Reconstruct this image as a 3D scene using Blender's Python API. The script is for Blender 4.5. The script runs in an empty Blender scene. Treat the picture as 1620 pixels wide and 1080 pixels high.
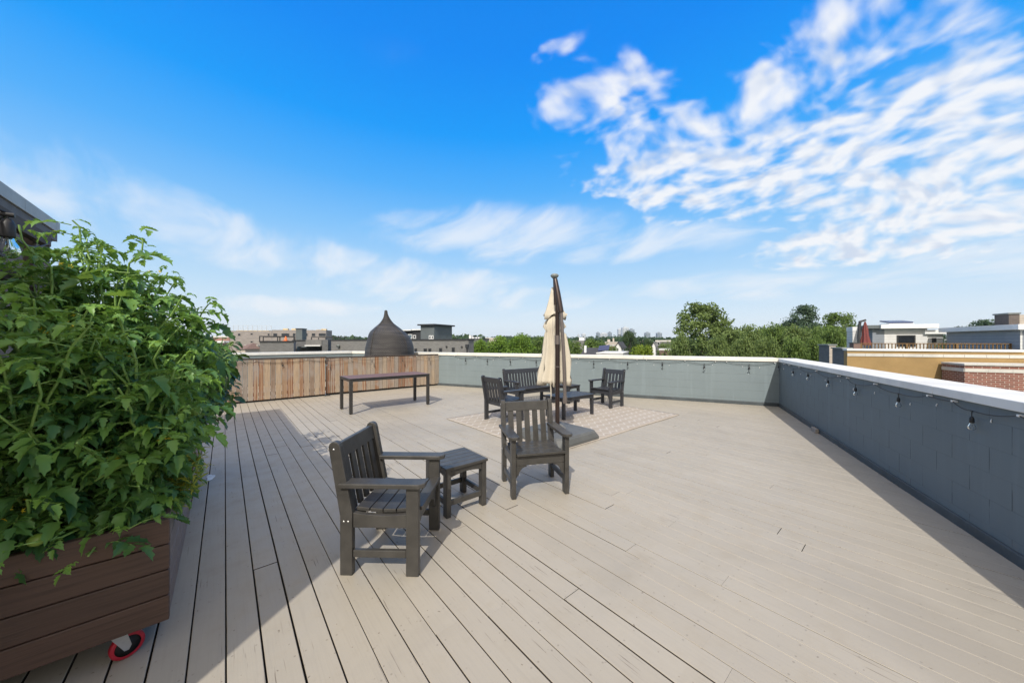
import bpy, math, random
import numpy as np
from mathutils import Vector, Matrix

# ------------------------------------------------------------------ camera, sky, sun, exposure
scene = bpy.context.scene
C = scene.collection
EYE = 1.58
cam_d = bpy.data.cameras.new("camera")
cam_d.lens = 12.0
cam_d.sensor_width = 36.0
cam_d.clip_start = 0.05
cam_d.clip_end = 9000
cam = bpy.data.objects.new("camera", cam_d)
C.objects.link(cam)
cam.location = (0, 0, EYE)
cam.rotation_euler = (math.radians(90), 0, 0)
scene.camera = cam
try:
    scene.cycles.use_denoising = True
    scene.cycles.max_bounces = 8
    scene.cycles.transparent_max_bounces = 8
except Exception:
    pass
scene.view_settings.view_transform = 'Standard'
scene.view_settings.look = 'None'
scene.view_settings.gamma = 1
scene.view_settings.exposure = 0.25

SUN_EL = math.radians(43)
SUN_H = Vector((0.215, 0.977)).normalized()        # where shadows point on the ground
sun_d = bpy.data.lights.new("sun", 'SUN')
sun_d.energy = 3.6
sun_d.angle = math.radians(0.5)
sun_d.color = (1.0, 0.95, 0.88)
sun = bpy.data.objects.new("sun", sun_d)
C.objects.link(sun)
sun.rotation_euler = Vector((SUN_H.x * math.cos(SUN_EL), SUN_H.y * math.cos(SUN_EL), -math.sin(SUN_EL))).to_track_quat('-Z', 'Y').to_euler()


class NT:
    """small helper for node trees"""
    def __init__(self, tree):
        self.t = tree

    def node(self, typ, **kw):
        n = self.t.nodes.new(typ)
        for k, v in kw.items():
            setattr(n, k, v)
        return n

    def put(self, sock, v):
        if isinstance(v, bpy.types.NodeSocket):
            self.t.links.new(v, sock)
        elif v is not None:
            if isinstance(v, (tuple, list)) and hasattr(sock.default_value, '__len__') and len(sock.default_value) == 4 and len(v) == 3:
                v = tuple(v) + (1,)
            sock.default_value = v

    def math(self, op, a, b=None, c=None, clamp=False):
        n = self.node('ShaderNodeMath', operation=op, use_clamp=clamp)
        self.put(n.inputs[0], a)
        if b is not None:
            self.put(n.inputs[1], b)
        if c is not None:
            self.put(n.inputs[2], c)
        return n.outputs[0]

    def mix(self, f, a, b, blend='MIX'):
        n = self.node('ShaderNodeMix', data_type='RGBA', blend_type=blend)
        self.put(n.inputs[0], f)
        self.put(n.inputs[6], a)
        self.put(n.inputs[7], b)
        return n.outputs[2]

    def ramp(self, f, stops, interp='LINEAR'):
        n = self.node('ShaderNodeValToRGB')
        n.color_ramp.interpolation = interp
        el = n.color_ramp.elements
        while len(el) < len(stops):
            el.new(0.5)
        for e, (p, c) in zip(el, stops):
            e.position = p
            e.color = (c, c, c, 1) if isinstance(c, (int, float)) else tuple(c) + (1,)
        self.put(n.inputs[0], f)
        return n.outputs[0]

    def noise(self, vec, scale, detail=3, rough=0.55, dist=0.0, dim='3D'):
        n = self.node('ShaderNodeTexNoise', noise_dimensions=dim)
        self.put(n.inputs['Vector'], vec)
        n.inputs['Scale'].default_value = scale
        n.inputs['Detail'].default_value = detail
        n.inputs['Roughness'].default_value = rough
        n.inputs['Distortion'].default_value = dist
        return n.outputs['Fac']

    def mapping(self, vec, scale=(1, 1, 1), loc=(0, 0, 0), rot=(0, 0, 0)):
        n = self.node('ShaderNodeMapping')
        self.put(n.inputs['Vector'], vec)
        n.inputs['Scale'].default_value = scale
        n.inputs['Location'].default_value = loc
        n.inputs['Rotation'].default_value = rot
        return n.outputs[0]

    def smooth(self, v, a, b, lo=0.0, hi=1.0):
        n = self.node('ShaderNodeMapRange', interpolation_type='SMOOTHSTEP')
        self.put(n.inputs[0], v)
        for i, x in enumerate((a, b, lo, hi)):
            n.inputs[1 + i].default_value = x
        return n.outputs[0]

    def sep(self, v):
        n = self.node('ShaderNodeSeparateXYZ')
        self.put(n.inputs[0], v)
        return n.outputs

    def comb(self, x, y, z):
        n = self.node('ShaderNodeCombineXYZ')
        for i, k in enumerate((x, y, z)):
            self.put(n.inputs[i], k)
        return n.outputs[0]

    def scale(self, col, k):
        n = self.node('ShaderNodeVectorMath', operation='SCALE')
        self.put(n.inputs[0], col)
        self.put(n.inputs['Scale'], k)
        return n.outputs[0]


world = bpy.data.worlds.new("World")
scene.world = world
world.use_nodes = True
wt = NT(world.node_tree)
world.node_tree.nodes.clear()
SKY_STRENGTH = 0.12


def azel(x, y):
    """compass and height angle (degrees) of a direction (given as the photo's pixel)"""
    p, q = (x - 810) / 540, (540 - y) / 540
    return math.degrees(math.atan(p)), math.degrees(math.atan2(q, math.hypot(p, 1)))


def build_sky():
    out = wt.node('ShaderNodeOutputWorld')
    bg = wt.node('ShaderNodeBackground')
    bg.inputs[1].default_value = SKY_STRENGTH
    sky = wt.node('ShaderNodeTexSky', sky_type='NISHITA')
    sky.sun_disc = False
    sky.sun_elevation = SUN_EL
    sky.sun_rotation = math.pi + math.atan2(SUN_H.x, SUN_H.y)
    sky.air_density = 1.0
    sky.dust_density = 0.6
    sky.ozone_density = 2.0
    d = wt.node('ShaderNodeTexCoord').outputs['Generated']
    x, y, z = wt.sep(d)
    zc = wt.math('MAXIMUM', z, 0.0)
    # deep polarised blue overhead, pale moist air near the horizon
    K = 1.0 / (SKY_STRENGTH * 2 ** scene.view_settings.exposure)
    grad = wt.ramp(zc, [(0.0, (0.79, 0.88, 0.955)), (0.05, (0.74, 0.855, 0.96)), (0.14, (0.53, 0.75, 0.96)), (0.29, (0.235, 0.57, 0.99)),
                        (0.40, (0.08, 0.44, 1.0)), (0.51, (0.004, 0.345, 1.0)), (0.64, (0.0, 0.265, 0.95)), (1.0, (0.0, 0.17, 0.75))])
    col = wt.mix(0.94, sky.outputs[0], wt.scale(grad, K))
    # clouds: a layer overhead, seen in true perspective
    zz = wt.math('ADD', wt.math('MAXIMUM', z, 0.0), 0.30)
    u = wt.math('DIVIDE', x, zz)
    v = wt.math('DIVIDE', y, zz)
    az = wt.math('MULTIPLY', wt.math('ARCTAN2', x, y), 57.2958)
    el = wt.math('MULTIPLY', wt.math('ARCSINE', z), 57.2958)
    p2 = wt.comb(u, v, 0.0)
    warp = wt.node('ShaderNodeTexNoise')
    wt.put(warp.inputs['Vector'], p2)
    warp.inputs['Scale'].default_value = 1.6
    warp.inputs['Detail'].default_value = 2
    wv = wt.node('ShaderNodeVectorMath', operation='MULTIPLY_ADD')
    wt.put(wv.inputs[0], warp.outputs['Color'])
    wv.inputs[1].default_value = (0.35, 0.35, 0)
    wt.put(wv.inputs[2], p2)
    rot = wt.mapping(wv.outputs[0], rot=(0, 0, math.radians(50)))
    st = wt.mapping(rot, scale=(1.22, 1.12, 1))
    big = wt.noise(rot, 1.5, 2, 0.5, 0.2)
    cells = wt.math('ADD', wt.math('MULTIPLY', wt.noise(st, 9.5, 2, 0.5, 0.0), 0.64),
                    wt.math('ADD', wt.math('MULTIPLY', wt.noise(rot, 2.4, 2, 0.5, 0.2), 0.22), wt.math('MULTIPLY', wt.noise(st, 20.0, 4, 0.6, 0.2), 0.14)))
    wisps = wt.noise(wt.mapping(rot, scale=(0.8, 1.7, 1), loc=(4.2, 1.3, 0)), 2.6, 7, 0.56, 0.3)

    def blob(px, py, rx, ry, rotdeg=0.0):
        a0, e0 = azel(px, py)
        a1 = (azel(px + rx, py)[0] - azel(px - rx, py)[0]) / 2
        e1 = (azel(px, py - ry)[1] - azel(px, py + ry)[1]) / 2
        da = wt.math('SUBTRACT', az, a0)
        de = wt.math('SUBTRACT', el, e0)
        c, s = math.cos(math.radians(rotdeg)), math.sin(math.radians(rotdeg))
        xx = wt.math('DIVIDE', wt.math('ADD', wt.math('MULTIPLY', da, c), wt.math('MULTIPLY', de, s)), a1)
        yy = wt.math('DIVIDE', wt.math('SUBTRACT', wt.math('MULTIPLY', de, c), wt.math('MULTIPLY', da, s)), e1)
        r = wt.math('SQRT', wt.math('ADD', wt.math('MULTIPLY', xx, xx), wt.math('MULTIPLY', yy, yy)))
        return wt.smooth(r, 1.4, 0.35)

    def total(bl):
        t = None
        for (b, w) in bl:
            q = wt.math('MULTIPLY', blob(*b), w)
            t = q if t is None else wt.math('MAXIMUM', t, q)
        return t
    cover = total([((1470, 235, 360, 170), 1.0), ((1460, 365, 340, 60), 1.1), ((1060, 245, 190, 75), 0.85), ((1200, 260, 230, 110), 0.95),
                   ((945, 155, 115, 62), 0.84), ((1250, 120, 190, 80, 25), 0.84), ((1450, 50, 130, 50, 20), 0.62),
                   ((1035, 305, 60, 24), 0.9), ((1750, 200, 300, 240), 1.0), ((875, 80, 60, 30, 20), 0.5)])
    soft = total([((330, 366, 400, 58, -12), 0.85), ((60, 296, 200, 40, -10), 0.85), ((800, 370, 200, 46), 1.1),
                  ((690, 452, 260, 36, -6), 0.95), ((480, 486, 150, 16), 0.9), ((1000, 385, 190, 32), 0.85),
                  ((690, 105, 130, 40, 0), 0.12), ((1300, 440, 440, 30), 0.75)])
    dens = wt.smooth(wt.math('ADD', cells, wt.math('MULTIPLY', cover, 0.26)), 0.58, 0.84)
    dens = wt.math('MULTIPLY', dens, wt.smooth(cover, 0.02, 0.35))
    dens2 = wt.smooth(wt.math('ADD', wisps, wt.math('MULTIPLY', soft, 0.30)), 0.52, 0.98)
    dens2 = wt.math('MULTIPLY', wt.math('MULTIPLY', dens2, wt.smooth(soft, 0.02, 0.4)), 0.70)
    alpha = wt.math('MAXIMUM', wt.math('MULTIPLY', dens, 0.95), dens2)
    thick = wt.noise(wt.mapping(st, loc=(0.035, 0.06, 0)), 9.5, 2, 0.48, 0.0)
    ccol = wt.scale(wt.mix(wt.math('MULTIPLY', wt.smooth(thick, 0.46, 0.70), wt.smooth(cover, 0.3, 0.9)), (0.93, 0.945, 0.975), (0.66, 0.735, 0.87)), K)
    alpha = wt.math('MULTIPLY', alpha, wt.smooth(z, 0.01, 0.09))
    col = wt.mix(alpha, col, ccol)
    # bright white fill added out of view, overhead and sunward, to lift the shade
    vn = wt.noise(d, 2.2, 5, 0.6, 0.3)
    side = wt.math('MULTIPLY', wt.smooth(y, -0.05, -0.55), wt.smooth(z, 0.03, 0.25))
    fill_veil = wt.math('MAXIMUM', wt.smooth(z, 0.74, 0.90), side)
    fill_veil = wt.math('MULTIPLY', fill_veil, wt.smooth(vn, 0.25, 0.6, 0.7, 1.0))
    col = wt.mix(fill_veil, col, wt.scale((1.40, 1.24, 1.04), K))
    wt.put(bg.inputs[0], col)
    world.node_tree.links.new(bg.outputs[0], out.inputs[0])


build_sky()

# ------------------------------------------------------------------ coordinates
UX, UY = 0.7650, 0.6440                              # the deck's own grid: u across the boards, v along them
U = Vector((UX, UY, 0)).normalized()
V = Vector((-U.y, U.x, 0))
GRID = math.atan2(U.y, U.x)
GROUND = -13.0


def ab(a, b, z=0.0):
    p = U * a + V * b
    return Vector((p.x, p.y, z))


def at(px, py, Y):
    return Vector(((px - 810) / 540 * Y, Y, EYE + (540 - py) / 540 * Y))


# ------------------------------------------------------------------ materials
MATS = {}


def new_mat(name):
    m = bpy.data.materials.new(name)
    m.use_nodes = True
    m.node_tree.nodes.clear()
    t = NT(m.node_tree)
    out = t.node('ShaderNodeOutputMaterial')
    b = t.node('ShaderNodeBsdfPrincipled')
    m.node_tree.links.new(b.outputs[0], out.inputs[0])
    MATS[name] = m
    return m, t, b, out


def attr(t, name='tint'):
    n = t.node('ShaderNodeAttribute', attribute_name=name)
    return n.outputs['Fac']


def bump(t, b, h, strength=0.3, dist=0.01):
    n = t.node('ShaderNodeBump')
    n.inputs['Strength'].default_value = strength
    n.inputs['Distance'].default_value = dist
    t.put(n.inputs['Height'], h)
    t.put(b.inputs['Normal'], n.outputs[0])


def objco(t):
    return t.node('ShaderNodeTexCoord').outputs['Object']


def mat_plain(name, col, rough=0.6, var=0.15, scale=8, metal=0.0, bumpk=0.15, spec=0.5, coat=0.0, dist=0.004):
    m, t, b, o = new_mat(name)
    co = objco(t)
    n = t.noise(co, scale, 5, 0.6)
    n2 = t.noise(co, scale * 9, 3, 0.6)
    lo = tuple(c * (1 - var) for c in col)
    hi = tuple(min(1, c * (1 + var)) for c in col)
    c = t.mix(t.smooth(n, 0.3, 0.7), lo, hi)
    c = t.mix(t.math('MULTIPLY', n2, 0.18), c, tuple(k * 0.55 for k in col))
    t.put(b.inputs['Base Color'], c)
    t.put(b.inputs['Roughness'], t.math('ADD', rough - 0.08, t.math('MULTIPLY', n2, 0.16)))
    b.inputs['Metallic'].default_value = metal
    b.inputs['Specular IOR Level'].default_value = spec
    if coat:
        b.inputs['Coat Weight'].default_value = coat
    if bumpk:
        bump(t, b, n2, bumpk, dist)
    return m


def mat_blocks(name, col, bw, bh, mortar_col, mortar=0.006, rough=0.75, var=0.12, bumpk=0.5, patch=0.35, offset=0.5, col2=None, ms=0.3):
    """courses on upright faces: local x+y along the wall, z up"""
    m, t, b, o = new_mat(name)
    co = objco(t)
    x, y, z = t.sep(co)
    along = t.math('ADD', x, y)
    br = t.node('ShaderNodeTexBrick')
    br.offset = offset
    t.put(br.inputs['Vector'], t.comb(along, z, 0.0))
    br.inputs['Scale'].default_value = 1.0
    br.inputs['Brick Width'].default_value = bw
    br.inputs['Row Height'].default_value = bh
    br.inputs['Mortar Size'].default_value = mortar
    br.inputs['Mortar Smooth'].default_value = ms
    br.inputs['Bias'].default_value = 0.0
    br.inputs['Color1'].default_value = tuple(c * (1 - var) for c in col) + (1,)
    br.inputs['Color2'].default_value = tuple((col2 or col)[i] * (1 + var) for i in range(3)) + (1,)
    br.inputs['Mortar'].default_value = (0, 0, 0, 1)
    fac = br.outputs['Fac']
    n = t.noise(co, 1.3, 5, 0.6)
    n2 = t.noise(co, 45, 4, 0.65)
    n3 = t.noise(co, 3.1, 3, 0.5)
    c = t.mix(t.smooth(n, 0.3, 0.75, 0.0, 0.35), br.outputs['Color'], tuple(k * 0.72 for k in col))
    c = t.mix(t.math('MULTIPLY', n2, 0.15), c, tuple(k * 0.6 for k in col))
    # paint bridges some joints: the joint shows more in some places than in others
    show = t.math('MULTIPLY', fac, t.smooth(n3, 0.40, 0.62, patch, 1.0))
    base = t.mix(fac, br.outputs['Color'], col)
    c2 = t.mix(show, t.mix(fac, c, tuple(col)), mortar_col)
    t.put(b.inputs['Base Color'], c2)
    b.inputs['Roughness'].default_value = rough
    h = t.math('SUBTRACT', t.math('MULTIPLY', n2, 0.35), show)
    bump(t, b, h, bumpk, 0.006)
    return m


def mat_paintblock(name, col, bed, head):
    """thickly painted concrete block: bed and head joints filled with paint to a different degree"""
    m, t, b, o = new_mat(name)
    co = objco(t)
    x, y, z = t.sep(co)
    al = t.math('ADD', t.math('ADD', x, y), 40.0)
    row = t.math('FLOOR', t.math('DIVIDE', t.math('ADD', z, 10.0), 0.203))
    odd = t.math('MODULO', row, 2.0)
    dz = t.math('PINGPONG', t.math('ADD', z, 10.0), 0.1015)      # 0 at every other course line ...
    fz = t.math('FRACT', t.math('DIVIDE', t.math('ADD', z, 10.0), 0.203))
    ez = t.math('MULTIPLY', t.math('MINIMUM', fz, t.math('SUBTRACT', 1.0, fz)), 0.203)
    fx = t.math('FRACT', t.math('ADD', t.math('DIVIDE', al, 0.406), t.math('MULTIPLY', odd, 0.5)))
    ex = t.math('MULTIPLY', t.math('MINIMUM', fx, t.math('SUBTRACT', 1.0, fx)), 0.406)
    wob = t.math('MULTIPLY', t.math('SUBTRACT', t.noise(co, 9, 3, 0.6), 0.5), 0.004)
    jz = t.smooth(t.math('ADD', ez, wob), 0.0065, 0.0015)
    jx = t.smooth(t.math('ADD', ex, wob), 0.0070, 0.0020)
    vis = t.noise(t.mapping(co, scale=(1.7, 1.7, 4.0)), 1.0, 3, 0.6)
    jz = t.math('MULTIPLY', jz, t.math('MULTIPLY', t.smooth(vis, 0.35, 0.6, 0.25, 1.0), bed))
    jx = t.math('MULTIPLY', jx, t.math('MULTIPLY', t.smooth(vis, 0.36, 0.58, 0.1, 1.0), head))
    j = t.math('MAXIMUM', jz, jx)
    n = t.noise(co, 1.1, 5, 0.6)
    pore = t.noise(co, 85, 3, 0.7)
    run = t.noise(t.mapping(co, scale=(6, 6, 0.5)), 1.0, 4, 0.65)
    c = t.mix(t.smooth(n, 0.3, 0.72, 0.0, 0.5), col, tuple(k * 0.84 for k in col))
    c = t.mix(t.smooth(run, 0.5, 0.72, 0.0, 0.6), c, tuple(k * 1.12 for k in col))
    c = t.mix(t.smooth(pore, 0.62, 0.75, 0.0, 0.3), c, tuple(k * 0.6 for k in col))
    # scuffs near the deck
    low = t.math('MULTIPLY', t.smooth(z, 0.28, 0.02), t.smooth(t.noise(co, 7, 4, 0.65), 0.5, 0.7))
    c = t.mix(t.math('MULTIPLY', low, 0.35), c, (0.20, 0.19, 0.175))
    c = t.mix(j, c, tuple(k * 0.42 for k in col))
    t.put(b.inputs['Base Color'], c)
    b.inputs['Roughness'].default_value = 0.62
    b.inputs['Specular IOR Level'].default_value = 0.3
    h = t.math('SUBTRACT', t.math('MULTIPLY', pore, 0.25), t.math('MAXIMUM', j, t.math('MULTIPLY', t.math('MAXIMUM', t.math('MULTIPLY', jz, 1.6), jx), 0.8)))
    bump(t, b, h, 0.5, 0.006)
    return m


def mat_wood(name, cols, gscale=(60, 60, 3), rough=0.7, gap=None, tint=True, bumpk=0.35, grey=None, swirl=0.0):
    """grain runs along local z unless gscale says otherwise; 'tint' picks the board's own tone"""
    m, t, b, o = new_mat(name)
    co = objco(t)
    ti = attr(t)
    off = t.comb(t.math('MULTIPLY', ti, 37.0), t.math('MULTIPLY', ti, 91.0), t.math('MULTIPLY', ti, 53.0))
    va = t.node('ShaderNodeVectorMath', operation='ADD')
    t.put(va.inputs[0], co)
    t.put(va.inputs[1], off)
    p = t.mapping(va.outputs[0], scale=gscale)
    g = t.noise(p, 1.0, 6, 0.6, 0.6)
    g2 = t.noise(t.mapping(va.outputs[0], scale=tuple(s * 3.2 for s in gscale)), 1.0, 3, 0.6)
    base = t.ramp(ti, cols) if tint else t.mix(0.5, cols[0][1], cols[-1][1])
    c = t.mix(t.smooth(g, 0.42, 0.70), base, t.scale(base, 0.70))
    if swirl:
        w = t.node('ShaderNodeTexWave', wave_type='RINGS', rings_direction='SPHERICAL')
        t.put(w.inputs['Vector'], t.mapping(va.outputs[0], scale=(9, 9, 0.9)))
        w.inputs['Scale'].default_value = 1.6
        w.inputs['Distortion'].default_value = 3.0
        w.inputs['Detail'].default_value = 2
        sel = t.smooth(t.math('FRACT', t.math('MULTIPLY', ti, 7.31)), 0.55, 0.7)
        c = t.mix(t.math('MULTIPLY', t.math('MULTIPLY', t.smooth(w.outputs['Fac'], 0.35, 0.8), sel), swirl), c, (0.20, 0.072, 0.028))
    if grey:
        ng = t.noise(va.outputs[0], 2.2, 5, 0.65)
        c = t.mix(t.smooth(ng, 0.44, 0.7, 0.0, 0.8), c, grey)
    t.put(b.inputs['Base Color'], c)
    t.put(b.inputs['Roughness'], t.math('ADD', rough - 0.1, t.math('MULTIPLY', g2, 0.2)))
    bump(t, b, t.math('ADD', g, t.math('MULTIPLY', g2, 0.5)), bumpk, 0.003)
    return m


def mat_leaf(name, dark, light, rough=0.45, trans=0.3, use_obj_color=False, spec=0.4):
    m, t, b, o = new_mat(name)
    ti = attr(t)
    c = t.mix(ti, dark, light)
    if use_obj_color:
        oi = t.node('ShaderNodeObjectInfo')
        c = t.mix(1.0, c, oi.outputs['Color'], 'MULTIPLY')
    n = t.noise(objco(t), 14 if not use_obj_color else 0.5, 2, 0.5)
    c = t.mix(t.math('MULTIPLY', n, 0.35), c, t.scale(c, 0.6))
    t.put(b.inputs['Base Color'], c)
    b.inputs['Roughness'].default_value = rough
    b.inputs['Specular IOR Level'].default_value = spec
    tr = t.node('ShaderNodeBsdfTranslucent')
    t.put(tr.inputs[0], t.mix(0.5, c, (0.30, 0.42, 0.05)) if not use_obj_color else t.scale(c, 1.4))
    mx = t.node('ShaderNodeMixShader')
    mx.inputs[0].default_value = trans
    m.node_tree.links.new(b.outputs[0], mx.inputs[1])
    m.node_tree.links.new(tr.outputs[0], mx.inputs[2])
    m.node_tree.links.new(mx.outputs[0], o.inputs[0])
    return m


def mat_glass(name, col=(1, 1, 1), rough=0.02):
    m, t, b, o = new_mat(name)
    b.inputs['Base Color'].default_value = col + (1,)
    b.inputs['Transmission Weight'].default_value = 1.0
    b.inputs['Roughness'].default_value = rough
    b.inputs['IOR'].default_value = 1.2
    return m


def mat_deck():
    m, t, b, o = new_mat('deck_paint')
    co = objco(t)
    ti = attr(t)
    off = t.comb(t.math('MULTIPLY', ti, 61.0), t.math('MULTIPLY', ti, 17.0), 0.0)
    va = t.node('ShaderNodeVectorMath', operation='ADD')
    t.put(va.inputs[0], co)
    t.put(va.inputs[1], off)
    grain = t.noise(t.mapping(va.outputs[0], scale=(70, 2.2, 1)), 1.0, 6, 0.62, 0.3)
    cloud = t.noise(co, 0.9, 5, 0.6)
    cloud2 = t.noise(co, 5.0, 4, 0.6)
    base = t.mix(ti, (0.358, 0.322, 0.262), (0.382, 0.346, 0.284))
    c = t.mix(t.smooth(cloud, 0.32, 0.72, 0.0, 0.55), base, (0.325, 0.295, 0.242))
    c = t.mix(t.smooth(cloud2, 0.5, 0.8, 0.0, 0.35), c, (0.295, 0.255, 0.195))
    # checks and peeled flecks along the grain
    crack = t.noise(t.mapping(va.outputs[0], scale=(120, 3.0, 1)), 1.0, 2, 0.5)
    where = t.noise(va.outputs[0], 1.7, 3, 0.6)
    ck = t.math('MULTIPLY', t.smooth(crack, 0.655, 0.70), t.smooth(where, 0.50, 0.62))
    c = t.mix(t.math('MULTIPLY', ck, 0.8), c, (0.10, 0.075, 0.055))
    speck = t.noise(co, 38, 2, 0.5)
    c = t.mix(t.smooth(speck, 0.71, 0.75, 0.0, 0.7), c, (0.12, 0.09, 0.065))
    c = t.mix(t.smooth(grain, 0.45, 0.75, 0.0, 0.16), c, (0.22, 0.2, 0.17))
    # screw heads at the joists, most of them painted over
    x, y, z = t.sep(co)
    fx = t.math('MULTIPLY', t.math('SUBTRACT', t.math('PINGPONG', t.math('ADD', x, 13.0 + 0.1445 * 20), 0.07225), 0.024), 1.0)
    fy = t.math('SUBTRACT', t.math('PINGPONG', t.math('ADD', y, 60.0), 0.203), 0.1)
    rr = t.math('SQRT', t.math('ADD', t.math('MULTIPLY', fx, fx), t.math('MULTIPLY', fy, fy)))
    scr = t.math('MULTIPLY', t.smooth(rr, 0.0062, 0.0040), t.smooth(t.noise(co, 4.3, 2, 0.5), 0.46, 0.60, 0.12, 0.9))
    c = t.mix(t.math('MULTIPLY', scr, 0.45), c, (0.11, 0.09, 0.07))
    # faint broad stains left by puddles and planters
    st = t.smooth(t.noise(co, 0.55, 6, 0.62, 0.5), 0.50, 0.66, 0.0, 0.30)
    c = t.mix(st, c, (0.25, 0.225, 0.185))
    t.put(b.inputs['Base Color'], c)
    t.put(b.inputs['Roughness'], t.smooth(cloud2, 0.3, 0.7, 0.42, 0.6))
    b.inputs['Specular IOR Level'].default_value = 0.35
    bump(t, b, t.math('SUBTRACT', grain, ck), 0.25, 0.002)
    return m


def mat_rug():
    m, t, b, o = new_mat('rug_weave')
    co = objco(t)
    x, y, z = t.sep(co)
    n = t.noise(co, 7, 3, 0.5)
    xx = t.math('ADD', x, t.math('MULTIPLY', n, 0.02))
    tri = t.math('PINGPONG', xx, 0.095)
    yy = t.math('ADD', t.math('ADD', y, t.math('MULTIPLY', tri, 1.0)), t.math('MULTIPLY', n, 0.02))
    ln = t.math('PINGPONG', yy, 0.100)
    l1 = t.smooth(ln, 0.021, 0.014)
    wear = t.noise(co, 3.0, 4, 0.6)
    wv = t.noise(t.mapping(co, scale=(260, 90, 1)), 1.0, 2, 0.5)
    ground = t.mix(t.smooth(wear, 0.3, 0.7), (0.375, 0.33, 0.275), (0.41, 0.365, 0.31))
    ground = t.mix(t.math('MULTIPLY', wv, 0.35), ground, (0.25, 0.21, 0.17))
    mask = t.math('MULTIPLY', l1, t.smooth(t.noise(co, 16, 3, 0.6), 0.3, 0.5, 0.45, 0.95))
    c = t.mix(mask, ground, (0.475, 0.445, 0.40))
    t.put(b.inputs['Base Color'], c)
    b.inputs['Roughness'].default_value = 0.95
    b.inputs['Specular IOR Level'].default_value = 0.1
    bump(t, b, wv, 0.4, 0.003)
    return m


def mat_wicker():
    m, t, b, o = new_mat('wicker_weave')
    co = objco(t)
    x, y, z = t.sep(co)
    ang = t.math('ARCTAN2', y, x)
    w1 = t.math('PINGPONG', t.math('MULTIPLY', z, 1.0), 0.018)
    w2 = t.math('PINGPONG', t.math('ADD', ang, t.math('MULTIPLY', t.math('FLOOR', t.math('DIVIDE', z, 0.036)), 0.05)), 0.05)
    h = t.math('MULTIPLY', t.math('DIVIDE', w1, 0.018), t.math('DIVIDE', w2, 0.05))
    n = t.noise(t.mapping(co, scale=(2, 2, 30)), 1.0, 4, 0.6)
    c = t.mix(t.smooth(n, 0.35, 0.65), (0.024, 0.022, 0.021), (0.105, 0.096, 0.088))
    c = t.mix(t.smooth(h, 0.3, 0.0), c, (0.012, 0.011, 0.010))
    band = t.noise(t.mapping(co, scale=(0.3, 0.3, 9)), 1.0, 3, 0.6)
    c = t.mix(t.smooth(band, 0.48, 0.58, 0.0, 0.5), c, (0.018, 0.016, 0.015))
    t.put(b.inputs['Base Color'], c)
    b.inputs['Roughness'].default_value = 0.5
    bump(t, b, h, 1.0, 0.016)
    return m


def mat_siding(name, col, pitch=0.15):
    m, t, b, o = new_mat(name)
    co = objco(t)
    x, y, z = t.sep(co)
    f = t.math('FRACT', t.math('DIVIDE', z, pitch))
    n = t.noise(co, 2.5, 4, 0.6)
    c = t.mix(t.smooth(n, 0.3, 0.7), tuple(k * 0.9 for k in col), col)
    c = t.mix(t.smooth(f, 0.10, 0.03), c, tuple(k * 0.45 for k in col))
    t.put(b.inputs['Base Color'], c)
    b.inputs['Roughness'].default_value = 0.6
    bump(t, b, f, 0.6, 0.02)
    return m


def mat_ground():
    m, t, b, o = new_mat('town_ground')
    co = objco(t)
    n = t.noise(co, 0.012, 5, 0.6)
    n2 = t.noise(co, 0.11, 4, 0.6)
    c = t.mix(t.smooth(n, 0.4, 0.6), (0.055, 0.085, 0.025), (0.13, 0.125, 0.115))
    c = t.mix(t.smooth(n2, 0.45, 0.7, 0.0, 0.7), c, (0.05, 0.075, 0.02))
    t.put(b.inputs['Base Color'], c)
    b.inputs['Roughness'].default_value = 0.95
    return m


mat_deck(); mat_rug(); mat_wicker(); mat_ground()
mat_plain('board_side', (0.055, 0.045, 0.036), 0.9, bumpk=0)
mat_plain('gap_dark', (0.02, 0.018, 0.016), 0.9, bumpk=0)
mat_plain('charcoal_lumber', (0.050, 0.047, 0.042), 0.40, 0.22, 7, bumpk=0.25, spec=0.45)
mat_plain('blue_black_lumber', (0.034, 0.035, 0.039), 0.42, 0.12, 6, bumpk=0.25, spec=0.45)
mat_plain('steel', (0.55, 0.55, 0.55), 0.35, metal=1.0)
mat_plain('screw_steel', (0.72, 0.72, 0.70), 0.3, metal=0.8)
mat_plain('dark_metal', (0.040, 0.038, 0.035), 0.45, metal=0.2)
mat_plain('bronze_metal', (0.050, 0.034, 0.029), 0.35, 0.1, 5, metal=0.5)
mat_plain('bronze_light', (0.16, 0.135, 0.122), 0.34, 0.08, 5, metal=0.3)
mat_plain('cap_grey', (0.20, 0.22, 0.21), 0.45)
mat_plain('base_grey', (0.105, 0.108, 0.103), 0.6, 0.1, 3)
mat_plain('black_plastic', (0.014, 0.014, 0.015), 0.5)
mat_plain('white_plastic', (0.72, 0.72, 0.70), 0.45)
mat_plain('red_rubber', (0.42, 0.015, 0.035), 0.5)
mat_plain('grey_plate', (0.50, 0.51, 0.52), 0.4, metal=0.5)
mat_plain('maroon_top', (0.155, 0.088, 0.072), 0.6, 0.12, 4)
mat_plain('coping_white', (0.64, 0.64, 0.61), 0.6, 0.10, 2.2, bumpk=0.25)
mat_plain('coping_cream', (0.68, 0.66, 0.59), 0.65, 0.10, 2.2, bumpk=0.25)
mat_plain('flashing', (0.060, 0.072, 0.076), 0.6, 0.2, 4, bumpk=0.4)
mat_plain('foam_scrap', (0.32, 0.27, 0.22), 0.9)
mat_plain('soil', (0.020, 0.014, 0.010), 0.95, 0.4, 30, bumpk=1.0, dist=0.02)
mat_plain('fascia_metal', (0.27, 0.30, 0.31), 0.45, 0.06, 2, metal=0.2, bumpk=0.03)
mat_plain('soffit', (0.10, 0.10, 0.10), 0.7)
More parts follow.
